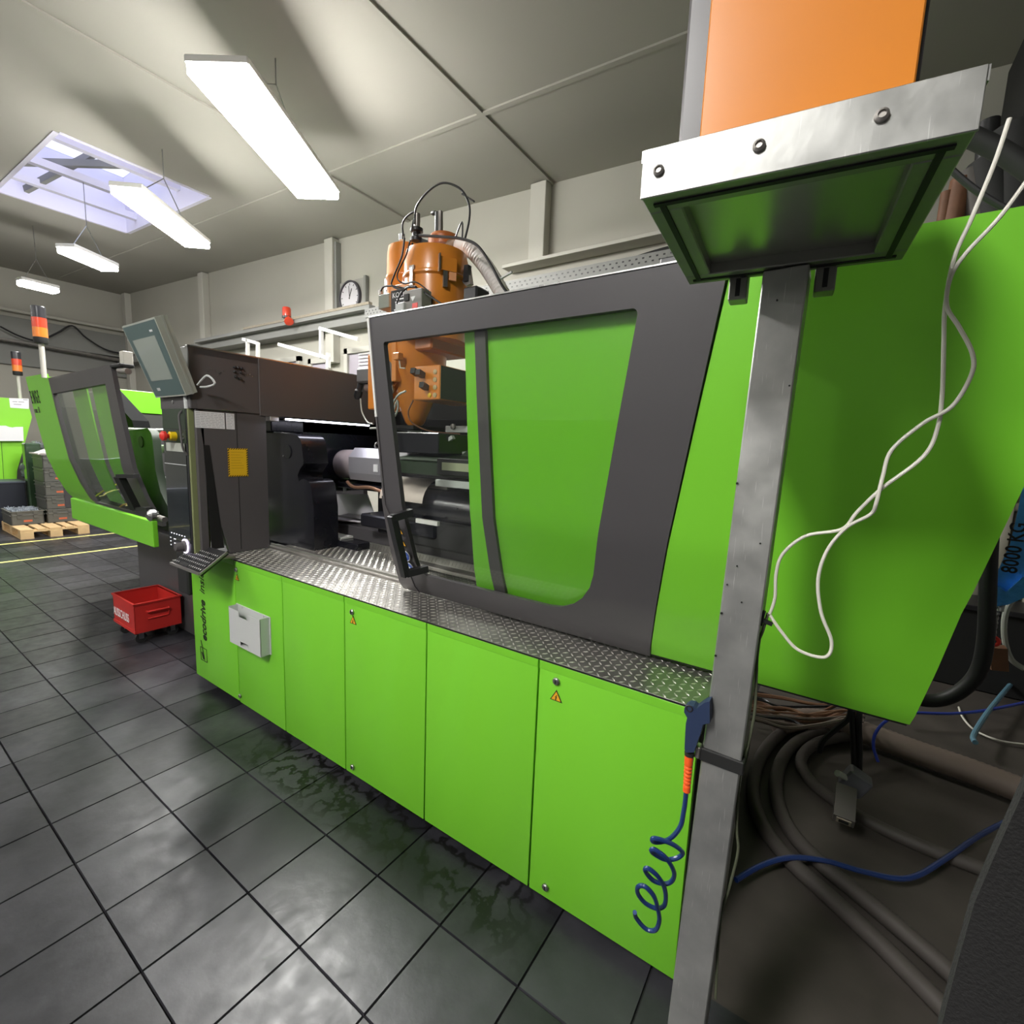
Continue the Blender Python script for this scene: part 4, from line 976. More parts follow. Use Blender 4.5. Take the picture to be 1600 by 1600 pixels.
# lid gear: black valve block, cylinders, orange cap
def A(x, y, d=.98): return at(x, y, 'y', d)
v = A(636, 373); MB().box(v.x - .05, v.x + .10, .93, 1.03, 2.885, 2.925, .004).build('valve_block', 'plast', d2)
v = A(651, 378); MB().lathe([(.04, 0), (.04, .02), (.028, .03), (.028, .055), (.04, .06), (.04, .08), (.02, .09)], v, (0, 0, 1), 18).build('valve_head', 'plast', d2)
MB().cyl(A(651, 364), A(652, 334), .020, n=12).build('air_cylinder', 'steeldull', d2)
MB().cyl(A(628, 376), A(628, 366), .020, n=12).build('coupling', 'steel', d2)
MB().poly([A(658, 372), A(676, 378), A(672, 384), A(655, 380)], (0, .02, 0)).build('cross_arm', 'plast', d2, smooth=False)
MB().lathe([(.10, 0), (.10, .05), (.085, .07), (.03, .075)], A(694, 388, 1.02), (0, 0, 1), 28).build('cap', 'orangedk', d1)
MB().poly([A(677, 380), A(690, 378), A(687, 358), A(680, 366)], (0, .02, 0)).build('lever', 'orangedk', d1, smooth=False)
MB().cyl(A(684, 366), A(684, 332), .018, n=12).build('air_cylinder', 'plast', d1)
MB().bar(A(688.5, 366), A(688.5, 330), .022, .02).build('cylinder_rail', 'steeldull', d1, smooth=False)
MB().lathe([(.014, 0), (.014, .02), (.008, .03)], A(680, 333), (-1, 0, .2), 10).build('elbow', 'plast', d1)
# front: rating plate box, grey switch boxes
def pbox(xa, ya_, xb, yb, yf, dep, nm, m, par, bev=.004):
    p, q = at(xa, ya_, 'y', yf), at(xb, yb, 'y', yf)
    return MB().box(p.x, q.x, yf, yf + dep, min(p.z, q.z), max(p.z, q.z), bev).build(nm, m, par)
bx = pbox(610, 447, 646, 500, .66, .2, 'switch_cabinet', 'orange', t)
pbox(611, 455, 641, 484, .656, .003, 'rating_plate', 'ink', bx, .0)
p = at(613, 466, 'y', .654); text('lettering', 'KOCH', 'inkwhite', bx, p, (1, 0, 0), (0, 0, 1), .040, bold=True, xs=1.0)
b = MB(); p = at(616, 470, 'y', .655)
for k, (x0, x1) in enumerate(((.02, .10), (.01, .04), (.06, .09), (.02, .08), (0, .04), (.06, .11))): b.box(p.x + x0, p.x + x1, .6535, .655, p.z - k * .014, p.z - k * .014 + .007)
b.build('plate_print', 'inkwhite', bx, smooth=False, kind='stuff')
pbox(591, 461, 608, 480, .70, .08, 'grey_motor', mat('grey_green_motor', (.22, .24, .20), .5), t)
MB().cyl(at(595, 461, 'y', .72), at(594, 453, 'y', .72), .014, n=10).build('cable_gland', 'steeldull', t)
pbox(630, 455, 658, 496, .58, .08, 'grey_junction_box', mat('junction_box_grey', (.30, .285, .265), .5), t)
pbox(617, 474, 630, 500, .56, .05, 'junction_box', 'lgrey', t)
v0 = at(645, 463, 'y', .578); MB().poly([v0 + Vector((-.018, 0, .0)), v0 + Vector((.018, 0, 0)), v0 + Vector((0, 0, -.028))], (0, .002, 0)).build('triangle_mark', 'inkwhite', t, smooth=False)
pbox(644, 474, 652, 482, .577, .003, 'red_lamp', 'redplastic', t, 0)
pbox(659, 463, 671, 482, .66, .08, 'black_box', 'blackmat', t)
pbox(631, 460, 638, 469, .57, .01, 'switch_plate', 'ink', t, 0)
MB().bar(at(731, 415, 'y', .85), at(729, 440, 'y', .85), .03, .03).build('hinge_arm', 'plast', t, smooth=False)
MB().poly([at(x, y, 'y', .85) for x, y in ((725, 420), (731, 416), (735, 443), (728, 447), (722, 440))], (0, .03, 0)).build('hinge_arm', 'steeldull', t, smooth=False)
pbox(723, 449, 744, 480, .74, .12, 'blower', 'plast', t, .01)
# lower gear seen through the pane
cbx = MB().box(1.36, 1.565, .66, 1.02, 1.905, 2.095, .006).build('control_box', 'orange', t)
MB().box(1.565, 1.569, .665, 1.015, 1.91, 2.09).build('box_side', 'darkgreen', cbx, smooth=False)
for k in range(4):
    MB().lathe([(.014, 0), (.014, .004), (.010, .006)], (1.53, .66, 1.93 + k * .042), (0, -1, 0), 14).build('button', mat('round_button_%d' % k, (.50, .38, .20), .4), cbx)
MB().lathe([(.014, 0), (.014, .004), (.010, .006)], (1.49, .66, 1.93), (0, -1, 0), 14).build('button', 'stickyellow', cbx)
for x, z in ((1.40, 2.05), (1.44, 2.04), (1.47, 1.97)):
    MB().bar((x, .655, z), (x + .012, .60, z + .012), .03, .03).build('connector', 'plast', cbx, smooth=False)
bl = MB().lathe([(.06, 0), (.10, .01), (.105, .03), (.105, .16)], (1.10, .68, 2.07), (0, 1, 0), 28).build('fan_housing', 'orangedk', t)
MB().lathe([(.085, 0), (.085, .006), (.045, .012), (.04, .004)], (1.10, .676, 2.07), (0, -1, 0), 24).build('fan_inlet', mat('dusty_fan', (.12, .10, .09), .6), bl)
MB().box(.93, 1.0, .68, .9, 1.86, 2.20, .006).build('bracket_plate', 'orange', t)
MB().box(1.17, 1.21, .66, .7, 2.02, 2.26, .004).build('bracket_plate', 'orange', t)
MB().lathe([(.05, 0), (.055, .05), (.05, .12)], (1.02, .74, 1.80), (0, 0, 1), 18).build('gear_housing', 'orange', t)
MB().cyl((.72, .85, 2.02), (1.0, .85, 2.02), .030, n=16).build('agitator_tube', mat('grey_brown_tube', (.16, .12, .11), .5), t)
MB().box(.66, .80, .80, .92, 2.05, 2.15, .012).build('motor', mat('grey_motor', (.10, .10, .10), .5), t)
MB().box(.80, .835, .80, .9, 1.97, 2.20, .004).build('orange_flange', 'orange', t, smooth=False)
MB().lathe([(.02, 0), (.02, .05), (.028, .06), (.028, .10), (.016, .12)], (.665, .84, 2.06), (-.4, 0, -1), 12).build('cable_plug', 'plast', t)
MB().box(1.15, 1.16, .68, .70, 1.97, 2.04).build('toggle_clip', 'steel', t, smooth=False)
MB().ring((1.155, .68, 1.965), (0, 1, 0), .014, .004, 14, 6).build('toggle_ring', 'steel', t)
MB().box(1.23, 1.275, .62, .66, 2.135, 2.175, .003).build('small_orange_box', 'orange', t, smooth=False)
MB().tube([(1.26, .64, 2.14), (1.27, .64, 2.09), (1.31, .64, 2.085)], .004, 6, 0).build('hook', 'cable', t)
# cables of the dryer
def cab(pts, r, m, nm='cable'): MB().tube(pts, r, 6, 6).build(nm, m, t)
cab([(.66, .84, 1.95), (.70, .82, 1.86), (.78, .80, 1.79), (.86, .78, 1.775)], .005, 'mongrey')
cab([(1.36, .60, 1.95), (1.30, .60, 1.93), (1.25, .60, 1.88), (1.26, .60, 1.85), (1.29, .60, 1.90), (1.28, .61, 1.84), (1.20, .62, 1.77), (1.10, .64, 1.745), (.98, .66, 1.74)], .006, 'mongrey')
cab([(1.40, .62, 1.90), (1.36, .62, 1.83), (1.38, .64, 1.77), (1.46, .70, 1.73), (1.60, .80, 1.72)], .004, 'brownpipe')
cab([at(x, y, 'y', .84) for x, y in ((630, 368), (629, 350), (636, 338), (648, 332), (645, 350), (643, 362))], .006, 'plast')
big = [at(x, y, 'y', .84) for x, y in ((648, 350), (650, 325), (665, 303), (685, 288), (703, 287), (722, 298), (733, 320), (733, 345), (726, 375))]
cab(big, .0065, 'plast')
cab([at(x, y, 'y', .84) for x, y in ((712, 370), (722, 347), (722, 375))], .005, 'plast')
cab([at(x, y, 'y', .84) for x, y in ((722, 303), (730, 308), (741, 315))], .005, 'plast')
cab([at(x, y, 'y', .80) for x, y in ((655, 368), (690, 370), (720, 373), (745, 383), (765, 410), (785, 447), (797, 462), (806, 480))], .008, 'plast')
cab([at(x, y, 'y', .60) for x, y in ((632, 372), (628, 400), (616, 430), (612, 445), (625, 452), (640, 447), (655, 452), (690, 475))], .005, 'plast')
cab([at(x, y, 'y', .60) for x, y in ((641, 375), (634, 400), (622, 425), (622, 437), (632, 443), (650, 441), (670, 455))], .004, 'plast')
cab([at(x, y, 'y', .60) for x, y in ((595, 455), (600, 448), (615, 447), (630, 450))], .005, 'plast')
cab([at(x, y, 'y', .50) for x, y in ((650, 448), (635, 450), (625, 462), (620, 475))], .005, 'plast')
# white conveying hose
t = thing('conveying_hose', 'white ribbed conveying hose arching down from the orange dryer to the tray', 'hose', (1.5, .95, 2.85))
MB().tube([at(x, y, 'y', .98) for x, y in ((708, 388), (719, 386), (736, 391), (754, 410), (769, 432), (786, 461), (800, 492))], .042, 16, 6, rib=.10, ribstep=.022).build('hose_wall', 'hosewhite', t)
MB().cyl(at(704, 388, 'y', .98), at(716, 386, 'y', .98), .047, n=20).build('cuff', mat('brown_cuff', (.20, .12, .07), .6), t)
MB().bar(at(779, 437, 'y', .9), at(800, 425, 'y', .9), .012, .01).build('cable_tie', 'lgrey', t, smooth=False)

# ================================================================== ON THE BACK WALL
t = thing('wall_clock', 'round wall clock on a square backing board above the cable tray', 'clock', (-3.48, 3.96, 4.0))
MB().box(-3.80, -3.16, 3.955, 3.985, 3.74, 4.30, .004).build('backing_board', mat('board_grey', (.34, .33, .30), .7), t, smooth=False)
MB().box(-3.16, -3.11, 3.93, 3.985, 3.78, 4.32, .003).build('side_strip', 'wallgrey', t, smooth=False)
cc = Vector((-3.50, 3.955, 4.03))
MB().lathe([(.262, 0), (.262, .05), (.235, .055), (.232, .03)], cc, (0, -1, 0), 48).build('rim', mat('dark_clock_rim', (.06, .055, .065), .4), t)
fc = MB().lathe([(.234, 0), (.234, .032)], cc, (0, -1, 0), 48).build('face', mat('clock_face', (.62, .60, .62), .35), t)
for k in range(12):
    a = k * PI / 6; d = Vector((math.sin(a), 0, math.cos(a)))
    MB().bar(cc + Vector((0, -.034, 0)) + d * .185, cc + Vector((0, -.034, 0)) + d * .215, .012, .002, up=(0, 1, 0)).build('hour_mark', 'ink', fc, smooth=False)
for a, L, w_ in ((.42, .14, .016), (-.10, .18, .011)):
    d = Vector((math.sin(a), 0, math.cos(a))); MB().bar(cc + Vector((0, -.037, 0)) - d * .03, cc + Vector((0, -.037, 0)) + d * L, w_, .002, up=(0, 1, 0)).build('hand', 'ink', t, smooth=False)

t = thing('cable_tray', 'perforated galvanised cable tray running along the back wall above the guards', 'tray', (1, 3.7, 3.55))
TA, TB = -2.6, 3.1
MB().box(TA, TB, 3.50, 3.506, 3.50, 3.62).build('side_rail', 'galv', t, smooth=False)
MB().box(TA, TB, 3.50, 3.95, 3.494, 3.50).build('tray_bottom', 'galv', t, smooth=False)
MB().box(TA, TB, 3.94, 3.946, 3.50, 3.66).build('side_rail', 'galv', t, smooth=False)
b = MB(); x = TA + .03
while x < TB:
    b.box(x, x + .022, 3.4985, 3.5, 3.575, 3.590); b.box(x + .03, x + .052, 3.4985, 3.5, 3.535, 3.550); x += .07
b.build('side_holes', 'ink', t, smooth=False, kind='stuff')
b = MB(); x = TA + .03
while x < TB:
    for y in (3.56, 3.66, 3.76, 3.86): b.box(x, x + .014, y, y + .07, 3.4925, 3.494)
    x += .05
b.build('bottom_slots', 'ink', t, smooth=False, kind='stuff')
for x in (-1.8, .1, 2.0):
    MB().box(x, x + .04, 3.50, 4.0, 3.45, 3.494).build('wall_bracket', 'galv', t, smooth=False)
t2 = MB().tube([(1.1, 3.60, 3.55), (1.5, 3.58, 3.60), (1.9, 3.58, 3.64), (2.3, 3.6, 3.64), (3.0, 3.6, 3.62)], .045, 8, 5)
t2.build('tray_cables', 'blackmat', origin=(1.1, 3.6, 3.55), label='thick black cables lying in the tray near the aluminium console', category='cable')
t = thing('narrow_cable_tray', 'narrow grey cable channel along the wall beneath the clock', 'tray', (-4.5, 3.75, 3.6))
MB().box(-8.4, -2.62, 3.60, 3.72, 3.66, 3.72).build('channel', 'wallgrey', t, smooth=False)
MB().box(-6.3, -2.62, 3.59, 3.66, 3.72, 3.76).build('dusty_cables', mat('rusty_dust', (.30, .26, .20), .9, noise=.4, nscale=30), t, smooth=False)
t = thing('warning_beacon', 'orange-red warning beacon on the wall channel left of the clock', 'beacon', (-5.0, 3.60, 3.7))
MB().box(-4.82, -4.70, 3.56, 3.66, 3.66, 3.76, .004).build('bracket', 'trim', t, smooth=False)
MB().lathe([(.075, 0), (.075, .03)], (-4.78, 3.58, 3.76), (0, 0, 1), 20).build('base', 'plast', t)
MB().lathe([(.070, 0), (.072, .12), (.06, .15), (.02, .16)], (-4.78, 3.58, 3.79), (0, 0, 1), 20).build('lens', 'lens_red', t)
MB().lathe([(.03, 0), (.07, .08), (.075, .12), (.05, .13)], (-4.68, 3.55, 3.75), (.6, -.3, -.7), 18).build('horn', 'lens_red', t)
t = thing('steel_rack', 'pale square tube frame standing behind the anthracite cover', 'frame', (-4.0, 3.3, 2.3))
for a, b_ in ((at(500, 513, 'y', 3.4), at(560, 530, 'y', 3.4)), (at(502, 515, 'y', 3.4), at(502, 560, 'y', 3.4)), (at(436, 538, 'y', 3.3), at(515, 560, 'y', 3.3)), (at(387, 530, 'y', 3.3), at(387, 556, 'y', 3.3)), (at(380, 530, 'y', 3.3), at(402, 536, 'y', 3.3)), (at(403, 535, 'y', 3.3), at(403, 560, 'y', 3.3)), (at(513, 552, 'y', 3.3), at(513, 575, 'y', 3.3))):
    MB().bar(a, b_, .05, .05).build('square_tube', 'white', t, smooth=False)
MB().box(-4.45, -4.40, 3.4, 3.45, .0, 2.9).build('square_tube', 'white', t, smooth=False)

# ================================================================== FAR LEFT
# pallet
t = thing('pallet', 'wooden pallet under the grey crates beyond the yellow lines', 'pallet', (-7.16, .74, 0))
px0, px1, py0, py1 = -7.76, -6.56, .34, 1.14
for k, (a, w_) in enumerate(((0, .145), (.19, .10), (.3275, .145), (.515, .10), (.655, .145))):
    MB().box(px0, px1, py0 + a, py0 + a + w_, .122, .144, .002).build('plank', 'wood', t, smooth=False)
for x in (px0, px0 + .53, px1 - .145): MB().box(x, x + .145, py0, py1, .100, .1215).build('cross_plank', 'wood', t, smooth=False)
for x in (px0, px0 + .53, px1 - .145):
    for y in (py0, py0 + .3275, py1 - .145): MB().box(x, x + .145, y, y + .145, .022, .100, .002).build('block', 'wood', t, smooth=False)
for y in (py0, py0 + .3275, py1 - .145): MB().box(px0, px1, y, y + .145, 0, .0215).build('runner', 'wood', t, smooth=False)
# crates 600 x 400 x 220
def crate(x, y, z, label, group='grey crates on the pallet'):
    t = thing('crate', label, 'crate', (x, y, z), group)
    w_, d, h = .58, .375, .218; T = .012
    for a in ((x, x + w_, y, y + T), (x, x + w_, y + d - T, y + d), (x, x + T, y, y + d), (x + w_ - T, x + w_, y, y + d)):
        MB().box(a[0], a[1], a[2], a[3], z, z + h - .01).build('wall', 'crate', t, smooth=False)
    MB().box(x, x + w_, y, y + d, z, z + .01).build('bottom', 'crate', t, smooth=False)
    b = MB()
    for zz, o in ((h - .012, .012), (h - .07, .010)):
        b.box(x - o, x + w_ + o, y - o, y + T, z + zz, z + zz + .012); b.box(x - o, x + w_ + o, y + d - T, y + d + o, z + zz, z + zz + .012)
        b.box(x + w_ - T, x + w_ + o, y, y + d, z + zz, z + zz + .012); b.box(x - o, x + T, y, y + d, z + zz, z + zz + .012)
    b.build('rim', mat('crate_rim', (.13, .13, .115), .5) if 'crate_rim' not in bpy.data.materials else bpy.data.materials['crate_rim'], t, smooth=False)
    for yy in (y + .07, y + d - .12): MB().box(x + w_, x + w_ + .010, yy, yy + .05, z + .10, z + h - .012).build('rib', 'crate', t, smooth=False)
    MB().box(x + w_, x + w_ + .002, y + d / 2 - .05, y + d / 2 + .05, z + .045, z + .075).build('orange_mark', mat('dull_orange_mark', (.45, .10, .04), .6) if 'dull_orange_mark' not in bpy.data.materials else bpy.data.materials['dull_orange_mark'], t, smooth=False)
    return t
names = ['bottom', 'second lowest', 'middle', 'second highest', 'top']
cr = crate(-7.68, .76, .145, 'grey plastic crate at the bottom of the tall stack on the pallet')
for k in range(1, 5):
    copy_tree(cr, (-7.68, .76, .145 + k * .222), 'grey plastic crate, %s of the tall stack on the pallet' % names[k])
cr2 = copy_tree(cr, (-7.68, .345, .145), 'grey plastic crate filled with small parts, beside the tall stack')
cr2['group'] = 'grey crates on the pallet'
b = MB()
for k in range(260):
    c = Vector((random.uniform(-7.64, -7.13), random.uniform(.37, .70), .345 + random.uniform(0, .035))); a = Vector((random.gauss(0, 1), random.gauss(0, 1), random.gauss(0, .6))).normalized()
    b.bar(c - a * .022, c + a * .022, .010, .008)
b.build('small_parts', mat('pale_blue_grey_parts', (.26, .29, .33), .35), smooth=False, kind='stuff', label='heap of small grey moulded parts filling the open crate', category='parts')
t = thing('dark_crate', 'dark blue-black crate standing behind the crate of small parts', 'crate', (-8.3, .3, 0))
MB().box(-8.55, -8.0, -.1, .70, .0, .76, .01).build('body', 'crateblack', t)
MB().box(-8.56, -7.99, -.11, .71, .74, .77, .003).build('rim', mat('dark_rim', (.06, .07, .09), .5), t, smooth=False)
t = thing('wrapped_bags', 'clear plastic bags of parts heaped behind the dark crate', 'bag', (-8.5, .75, .77))
mbg = glass_mat('crinkled_film', (.75, .80, .82), .18)
b = MB()
for (x, y, z, r) in ((-8.3, .86, .88, .13), (-8.25, .92, 1.06, .12), (-8.35, .90, 1.22, .11), (-8.3, .94, 1.36, .09), (-8.2, .80, 1.0, .10)):
    g = bmesh.ops.create_icosphere(b.bm, subdivisions=3, radius=r)['verts']
    for v in g:
        n = v.co.normalized(); v.co = Vector((x, y, z)) + v.co * (1 + .18 * math.sin(n.x * 9 + z * 7) * math.sin(n.y * 11) + .08 * math.sin(n.z * 23 + y * 9))
b.build('film', mat('crinkled_bag', (.13, .15, .15), .2, noise=.6, nscale=14, coat=.6), t)
t = thing('green_bin_stack', 'dark green wrapped column standing left of the tall crate stack', 'column', (-8.0, .78, 0))
MB().box(-8.10, -7.90, .72, .92, .0, 1.42, .02).build('column', mat('green_film', (.03, .06, .03), .25, noise=.4, nscale=6, coat=.5), t)
t = thing('white_bundle', 'white folded sheets lying on top of the tall crate stack', 'sheet', (-7.4, .95, 1.26))
MB().box(-7.66, -7.12, .72, 1.15, 1.253, 1.275, .003).build('cloth', mat('pinkish_white_sheet', (.62, .56, .54), .7), t, smooth=False)
MB().poly([(-7.1, .74, 1.276), (-7.1, 1.12, 1.276), (-7.1, .98, 1.34), (-7.1, .86, 1.33)], (-.4, 0, 0)).build('fold', 'white', t, smooth=False)

# neighbouring machine
NX = -8.6
t = thing('neighbour_machine', 'lime green end of the neighbouring machine at the far left', 'machine', (NX - 1, .4, 0))
pts = [at(x, y, 'x', NX) for x, y in ((0, 621), (42, 624), (50, 652), (27, 735), (26, 752), (-60, 756), (-60, 617))]
MB().poly(pts, (-.35, 0, 0)).build('end_guard', 'green2', t, smooth=False)
a, b_ = at(2, 690, 'x', NX), at(6, 752, 'x', NX); MB().bar(a + Vector((.002, 0, 0)), b_ + Vector((.002, 0, 0)), .012, .004, up=(0, 1, 0)).build('panel_joint', 'darkgreen', t, smooth=False)
MB().box(NX - 2.5, NX - .36, .0, .9, .0, 2.05, .01).build('body', 'anth', t)
MB().box(NX - 3.0, NX - .4, .9, 1.9, .0, .85, .01).build('base', 'anth', t)
p = at(15, 632, 'x', NX)
q0, q1, q2, q3 = (at(x, y, 'x', NX + .004) for x, y in ((14, 622), (45, 623), (45, 639), (16, 637)))
sh = MB().poly([q0, q1, q2, q3], (.003, 0, 0)).build('paper_sheet', 'paper', t, smooth=False)
for k, (u0, u1, v) in enumerate(((.15, .4, .35), (.45, .75, .35), (.7, .95, .12), (.2, .6, .62))):
    a = q0.lerp(q1, u0).lerp(q3.lerp(q2, u0), v); b_ = q0.lerp(q1, u1).lerp(q3.lerp(q2, u1), v)
    MB().bar(a + Vector((.004, 0, 0)), b_ + Vector((.004, 0, 0)), .012, .001, up=(1, 0, 0)).build('printed_line', mat('grey_print_%d' % k, (.3, .3, .33), .7), sh, smooth=False)
hold = [at(x, y, 'x', NX + .03) for x, y in ((-8, 665), (8, 665), (13, 667), (19, 668), (24, 667), (35, 667), (36, 689), (-8, 689))]
MB().poly(hold, (.05, 0, 0)).build('document_holder', 'paper', t, smooth=False)
# signal towers
def tower(base, h_pole, label, sc=1.0):
    x, y, z = base
    t = thing('signal_tower', label, 'signal light', base)
    MB().cyl((x, y, z), (x, y, z + h_pole), .013 * sc, n=12).build('pole', 'trim', t)
    r = .034 * sc; z0 = z + h_pole
    MB().lathe([(r * .9, 0), (r, .01), (r, .035 * sc)], (x, y, z0), (0, 0, 1), 20).build('socket', 'blackmat', t)
    MB().lathe([(r, 0), (r, .055 * sc)], (x, y, z0 + .036 * sc), (0, 0, 1), 20).build('orange_module', 'lens_orange', t)
    MB().lathe([(r, 0), (r, .055 * sc)], (x, y, z0 + .092 * sc), (0, 0, 1), 20).build('red_module', 'lens_red', t)
    MB().lathe([(r, 0), (r, .062 * sc), (r * .9, .066 * sc)], (x, y, z0 + .148 * sc), (0, 0, 1), 20).build('top_module', mat('dark_smoked_module', (.03, .03, .035), .3) if 'dark_smoked_module' not in bpy.data.materials else bpy.data.materials['dark_smoked_module'], t)
tower((-2.60, -.075, 2.12), .30, 'taller red and orange signal tower behind the left green guard', 1.5)
tower((NX - .2, .89, 2.10), .50, 'small distant red and orange signal tower above the neighbouring machine', 1.9)
t = thing('wall_socket_box', 'small white box with black camera arm above the left guard corner', 'camera', (-1.0, 0, 2.15))
MB().box(-1.06, -.98, .02, .08, 2.15, 2.25, .004).build('white_box', 'trim', t, smooth=False)
MB().box(-1.10, -.90, -.03, .06, 2.125, 2.15, .006).build('arm', 'blackmat', t)
MB().cyl((-1.0, .0, 2.105), (-.84, .0, 2.09), .022, n=14).build('sensor', 'steeldull', t)

# ================================================================== RIGHT BACKGROUND AND FLOOR BEHIND
def ft(pts, z): return [at(x, y, 'z', z) for x, y in pts]
t = thing('corrugated_hose', 'thick dusty corrugated hose lying across the floor behind the guard', 'hose', at(1400, 1170, 'z', .07))
MB().tube(ft([(1215, 1132), (1260, 1124), (1310, 1131), (1370, 1152), (1440, 1178), (1520, 1206), (1620, 1245), (1720, 1290)], .075), .062, 16, 5, rib=.05, ribstep=.026).build('hose_wall', 'hosebrown', t)
for k, (l, pts) in enumerate((('outermost grey ribbed floor hose curving behind the post', [(1255, 1128), (1215, 1150), (1188, 1185), (1176, 1235), (1192, 1290), (1235, 1345), (1300, 1405), (1380, 1480), (1480, 1580)]),
          ('second grey ribbed floor hose curving inside the outermost one', [(1310, 1140), (1262, 1150), (1226, 1180), (1212, 1230), (1230, 1290), (1278, 1345), (1345, 1400), (1440, 1480), (1540, 1570)]),
          ('short inner grey hose leading to the grey connectors', [(1330, 1150), (1278, 1160), (1252, 1185), (1262, 1215), (1300, 1248), (1360, 1285), (1440, 1322), (1540, 1360), (1640, 1400)]))):
    t = thing('floor_hose', l, 'hose', at(*pts[3], 'z', .035), 'grey hoses coiled on the floor')
    MB().tube(ft(pts, .036), .030 if k < 2 else .027, 12, 6, rib=.035, ribstep=.012).build('hose_wall', 'hose', t)
# copper coloured cable loom on the floor
t = thing('cable_loom', 'loom of copper-brown cables lying under the green guard', 'cable', at(1250, 1100, 'z', .1))
rnd = random.Random(3)
for k in range(15):
    z = .06 + .02 * k * .6; dy = k * 3.2
    pts = [(1150, 1078 + dy * .9), (1190, 1082 + dy), (1230 + rnd.uniform(-15, 15), 1092 + dy + rnd.uniform(-8, 4)), (1275 + rnd.uniform(-10, 10), 1096 + dy * .85 + rnd.uniform(-4, 10)), (1315 + rnd.uniform(-15, 15), 1090 + dy * .75 + rnd.uniform(-6, 5)), (1350, 1085 + dy * .95)]
    MB().tube(ft(pts, z), rnd.choice((.006, .008, .010)), 6, 5).build('loom_cable', rnd.choice(('copper', 'copper', 'hosebrown', 'plast', 'brownpipe')), t)
# black dangling cables and connectors
t = thing('dangling_cables', 'pair of black cables hanging from under the green guard', 'cable', at(1335, 1110, 'y', 1.2))
for pts in (((1332, 1090), (1332, 1130), (1334, 1170), (1335, 1215)), ((1344, 1090), (1342, 1130), (1343, 1170), (1342, 1220)), ((1330, 1100), (1326, 1122), (1305, 1140), (1286, 1158), (1280, 1175))):
    MB().tube([at(x, y, 'y', 1.2) for x, y in pts], .012, 8, 5).build('strand', 'blackmat', t)
t = thing('grey_plug', 'pale grey plastic plug connector hanging over the floor hoses', 'plug', at(1335, 1220, 'y', 1.15))
c = at(1336, 1221, 'y', 1.15); ax = (at(1352, 1205, 'y', 1.1) - at(1322, 1236, 'y', 1.2)).normalized()
MB().obox(c, Vector((.042, 0, -.020)), Vector((0, .035, 0)), Vector((.022, 0, .045)), .008).build('shell', mat('blue_grey_plastic', (.16, .16, .19), .5), t)
MB().cyl(at(1323, 1216, 'y', 1.13), at(1308, 1208, 'y', 1.1), .014, n=12).build('latch', 'mongrey', t)
t = thing('grey_socket', 'grey connector housing with open square end lying on the hoses', 'plug', at(1312, 1265, 'y', 1.05))
c0_, c1_ = at(1322, 1232, 'y', 1.10), at(1318, 1283, 'y', .98)
MB().bar(c0_, c1_, .075, .06).build('shell', mat('grey_brown_plastic', (.12, .11, .10), .5), t, smooth=False)
MB().bar(c1_, c1_ + (c1_ - c0_).normalized() * .004, .052, .038).build('open_end', mat('beige_insert', (.30, .27, .20), .6), t, smooth=False)
MB().bar(c1_ + (c1_ - c0_).normalized() * .004, c1_ + (c1_ - c0_).normalized() * .005, .036, .024).build('cavity', 'ink', t, smooth=False)
# black thick hose, blue lines
def tobj(name, pts, r, m, label, cat, n=10):
    o = pts[0].copy(); MB().tube(pts, r, n, 6).build(name, m, origin=o, label=label, category=cat)
tobj('black_hose', [at(x, y, 'y', 1.1) for x, y in ((1552, 780), (1546, 850), (1543, 930), (1540, 1000), (1528, 1050), (1500, 1080), (1465, 1094), (1425, 1090), (1390, 1070))], .026, 'ink', 'thick black hose bending beside the right edge of the green guard', 'hose', 14)
tobj('blue_air_line', [at(x, y, 'z', .10) for x, y in ((1400, 1112), (1440, 1114), (1490, 1115), (1540, 1110), (1600, 1098), (1680, 1080))], .009, 'bluebright', 'thin dark blue air line crossing the floor to the right', 'hose')
tobj('blue_loop', [at(x, y, 'y', 1.1) for x, y in ((1400, 1118), (1380, 1130), (1367, 1148), (1365, 1168), (1372, 1190))], .006, 'bluebright', 'short blue tube loop under the green guard corner', 'hose')
tobj('pale_blue_tube', [at(x, y, 'z', .10) for x, y in ((1606, 1044), (1586, 1062), (1555, 1098), (1535, 1125), (1521, 1150), (1524, 1160))], .014, 'bluepale', 'pale blue tube lying on the dusty floor with bent end', 'tube')
tobj('white_thin_cable', [at(x, y, 'z', .02) for x, y in ((1498, 1105), (1505, 1122), (1525, 1142), (1565, 1158), (1620, 1165))], .006, 'cable', 'thin white cable on the dusty floor beside the pale blue tube', 'cable')
tobj('blue_floor_hose', [at(x, y, 'z', .07) for x, y in ((1150, 1375), (1190, 1352), (1235, 1340), (1290, 1345), (1350, 1362), (1420, 1372), (1480, 1340), (1540, 1300), (1640, 1250))], .010, 'bluehose', 'dark blue hose crossing the grey floor hoses', 'hose')
# radiator
t = thing('radiator', 'beige column radiator on the back wall right of the green guard', 'radiator', (4.4, 3.85, .4))
for k in range(8):
    x = 4.25 + k * .10
    MB().box(x, x + .07, 3.78, 3.94, .55, 1.62, .018, 2).build('column', 'rad', t)
for z in (.66, 1.0, 1.35): MB().cyl((4.22, 3.86, z), (5.05, 3.86, z), .035, n=12).build('header_pipe', 'rad', t)
t = thing('dark_container', 'black container on the floor below the radiator', 'box', (4.5, 3.5, 0))
MB().box(4.12, 4.75, 3.35, 3.72, 0, .62, .01).build('body', 'blackmat', t)
MB().box(4.10, 4.77, 3.33, 3.74, .60, .64, .006).build('lid', 'plast', t)
